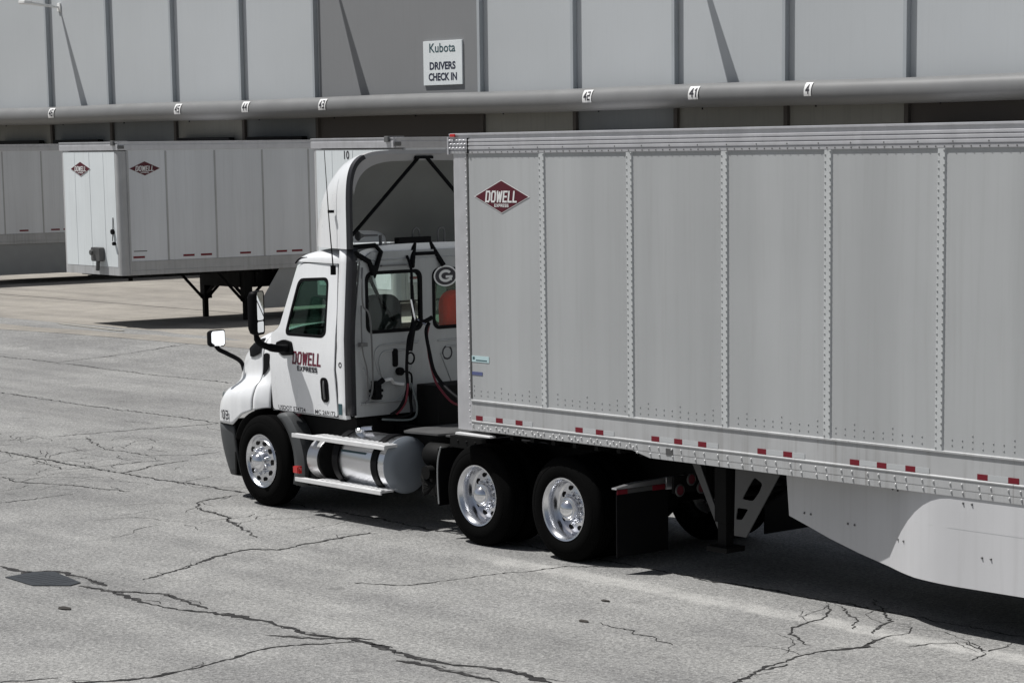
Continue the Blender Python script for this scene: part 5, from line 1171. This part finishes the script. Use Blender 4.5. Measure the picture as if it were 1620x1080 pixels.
# wheels
ws = wheel_set(tr, 0, 0.085, 0.51, 'steer', 1)
wd = wheel_set(tr, 3.829, 0.085, 0.51, 'drive', 1)
copy_wheel(ws, 0, 2 * CY - 0.17, 0, flip=True)
bm = N()
for c in (0,):
    pass
bm.free()
copy_wheel(wd, 1.32)
for dx in (0, 1.32):
    copy_wheel(wd, dx, 0.33); copy_wheel(wd, dx, 2 * CY - 0.17, flip=True); copy_wheel(wd, dx, 2 * CY - 0.50, flip=True)

# ================================================================== place trailers
HT = make_trailer('semi_trailer', 'huge pale grey riveted box trailer in the foreground coupled to the white tractor', None, True)
HT['group'] = 'box trailers'
HT.location = (3.69, 0, 0); HT.rotation_euler = (0, R(-0.2), 0)
logo(HT, (0.715, 0, 3.485), 0.80, 0.305, (1, 0, 0), (0, 0, 1))
bm = N(); box(bm, (0.215, -0.004, 1.865), (0.48, -0.0005, 1.925)); box(bm, (0.23, -0.0055, 1.89), (0.26, -0.0042, 1.915), 1); box(bm, (0.28, -0.0055, 1.878), (0.45, -0.0042, 1.888), 1); obj('sticker', bm, ['stickerblue', 'teal'], HT)
bm = N(); box(bm, (0.215, -0.004, 1.735), (0.375, -0.0005, 1.768)); obj('sticker', bm, 'stickernavy', HT)
bm = N(); box(bm, (3.0, -0.0105, 1.175), (3.09, -0.0065, 1.235)); obj('sticker', bm, 'gear', HT)
wt = None
for dx in (8.771 + 3.69 - 3.829 + 0.139, 10.021 + 3.69 - 3.829 + 0.139):
    for dy, fl in ((0, False), (0.33, False), (2 * CY - 0.17, True), (2 * CY - 0.50, True)):
        c = copy_wheel(wd, 0, 0, 0, root=HT, flip=fl); c.location = (dx + 3.829 - 0.0, 0.085 + dy, 0.51)
PTY = 0.02
def place(T, x, y, ang):
    T.location = (x, y, PTY); T.rotation_euler = (0, 0, ang)
T1 = make_trailer('parked_trailer', 'parked box trailer with bright nose and two small maroon diamond logos', 'trailers backed against the docks', False)
TA = R(88.3)
logo(T1, (0.63, 0, 3.53), 0.74, 0.30, (1, 0, 0), (0, 0, 1)); logo(T1, (-0.0045, 1.65, 3.53), 0.86, 0.30, (0, -1, 0), (0, 0, 1), proud=0.008)
bm = N(); box(bm, (0.30, -0.003, 1.77), (0.62, -0.0005, 1.79)); obj('sticker', bm, 'rivetdark', T1)
def add_bogie_wheels(T):
    for dx in (12.6, 13.85):
        for dy, fl in ((0.085, False), (0.415, False), (2.505, True), (2.175, True)):
            c = copy_wheel(wd, 0, 0, 0, root=T, flip=fl); c.location = (dx, dy, 0.54)
def copy_tree(o, parent=None):
    c = o.copy(); COL.objects.link(c); c.parent = parent
    for ch in list(o.children): copy_tree(ch, c)
    return c
add_bogie_wheels(T1)
T3 = copy_tree(T1); T3['label'] = 'parked box trailer behind the tractor roof fairing with pale nose and small black number'
T0 = copy_tree(T1); T0['label'] = 'parked box trailer at the far left edge, grey side only, cut by the frame'
for T in (T0, T3):
    for ch in list(T.children):
        if ch.name.startswith('company_logo') or ch.name.startswith('sticker'):
            for g in list(ch.children): bpy.data.objects.remove(g)
            bpy.data.objects.remove(ch)
place(T1, -22.80, 12.0, TA); place(T3, -11.55, 10.8, TA); place(T0, -40.7, 14.0, TA)
ORG[T3.name] = (0, 0, 0)
text('trailer_number', '10', 0.15, (-0.008, 1.45, 3.80), (0, -1, 0), (0, 0, 1), 'decaldark', T3, bold=0.02)
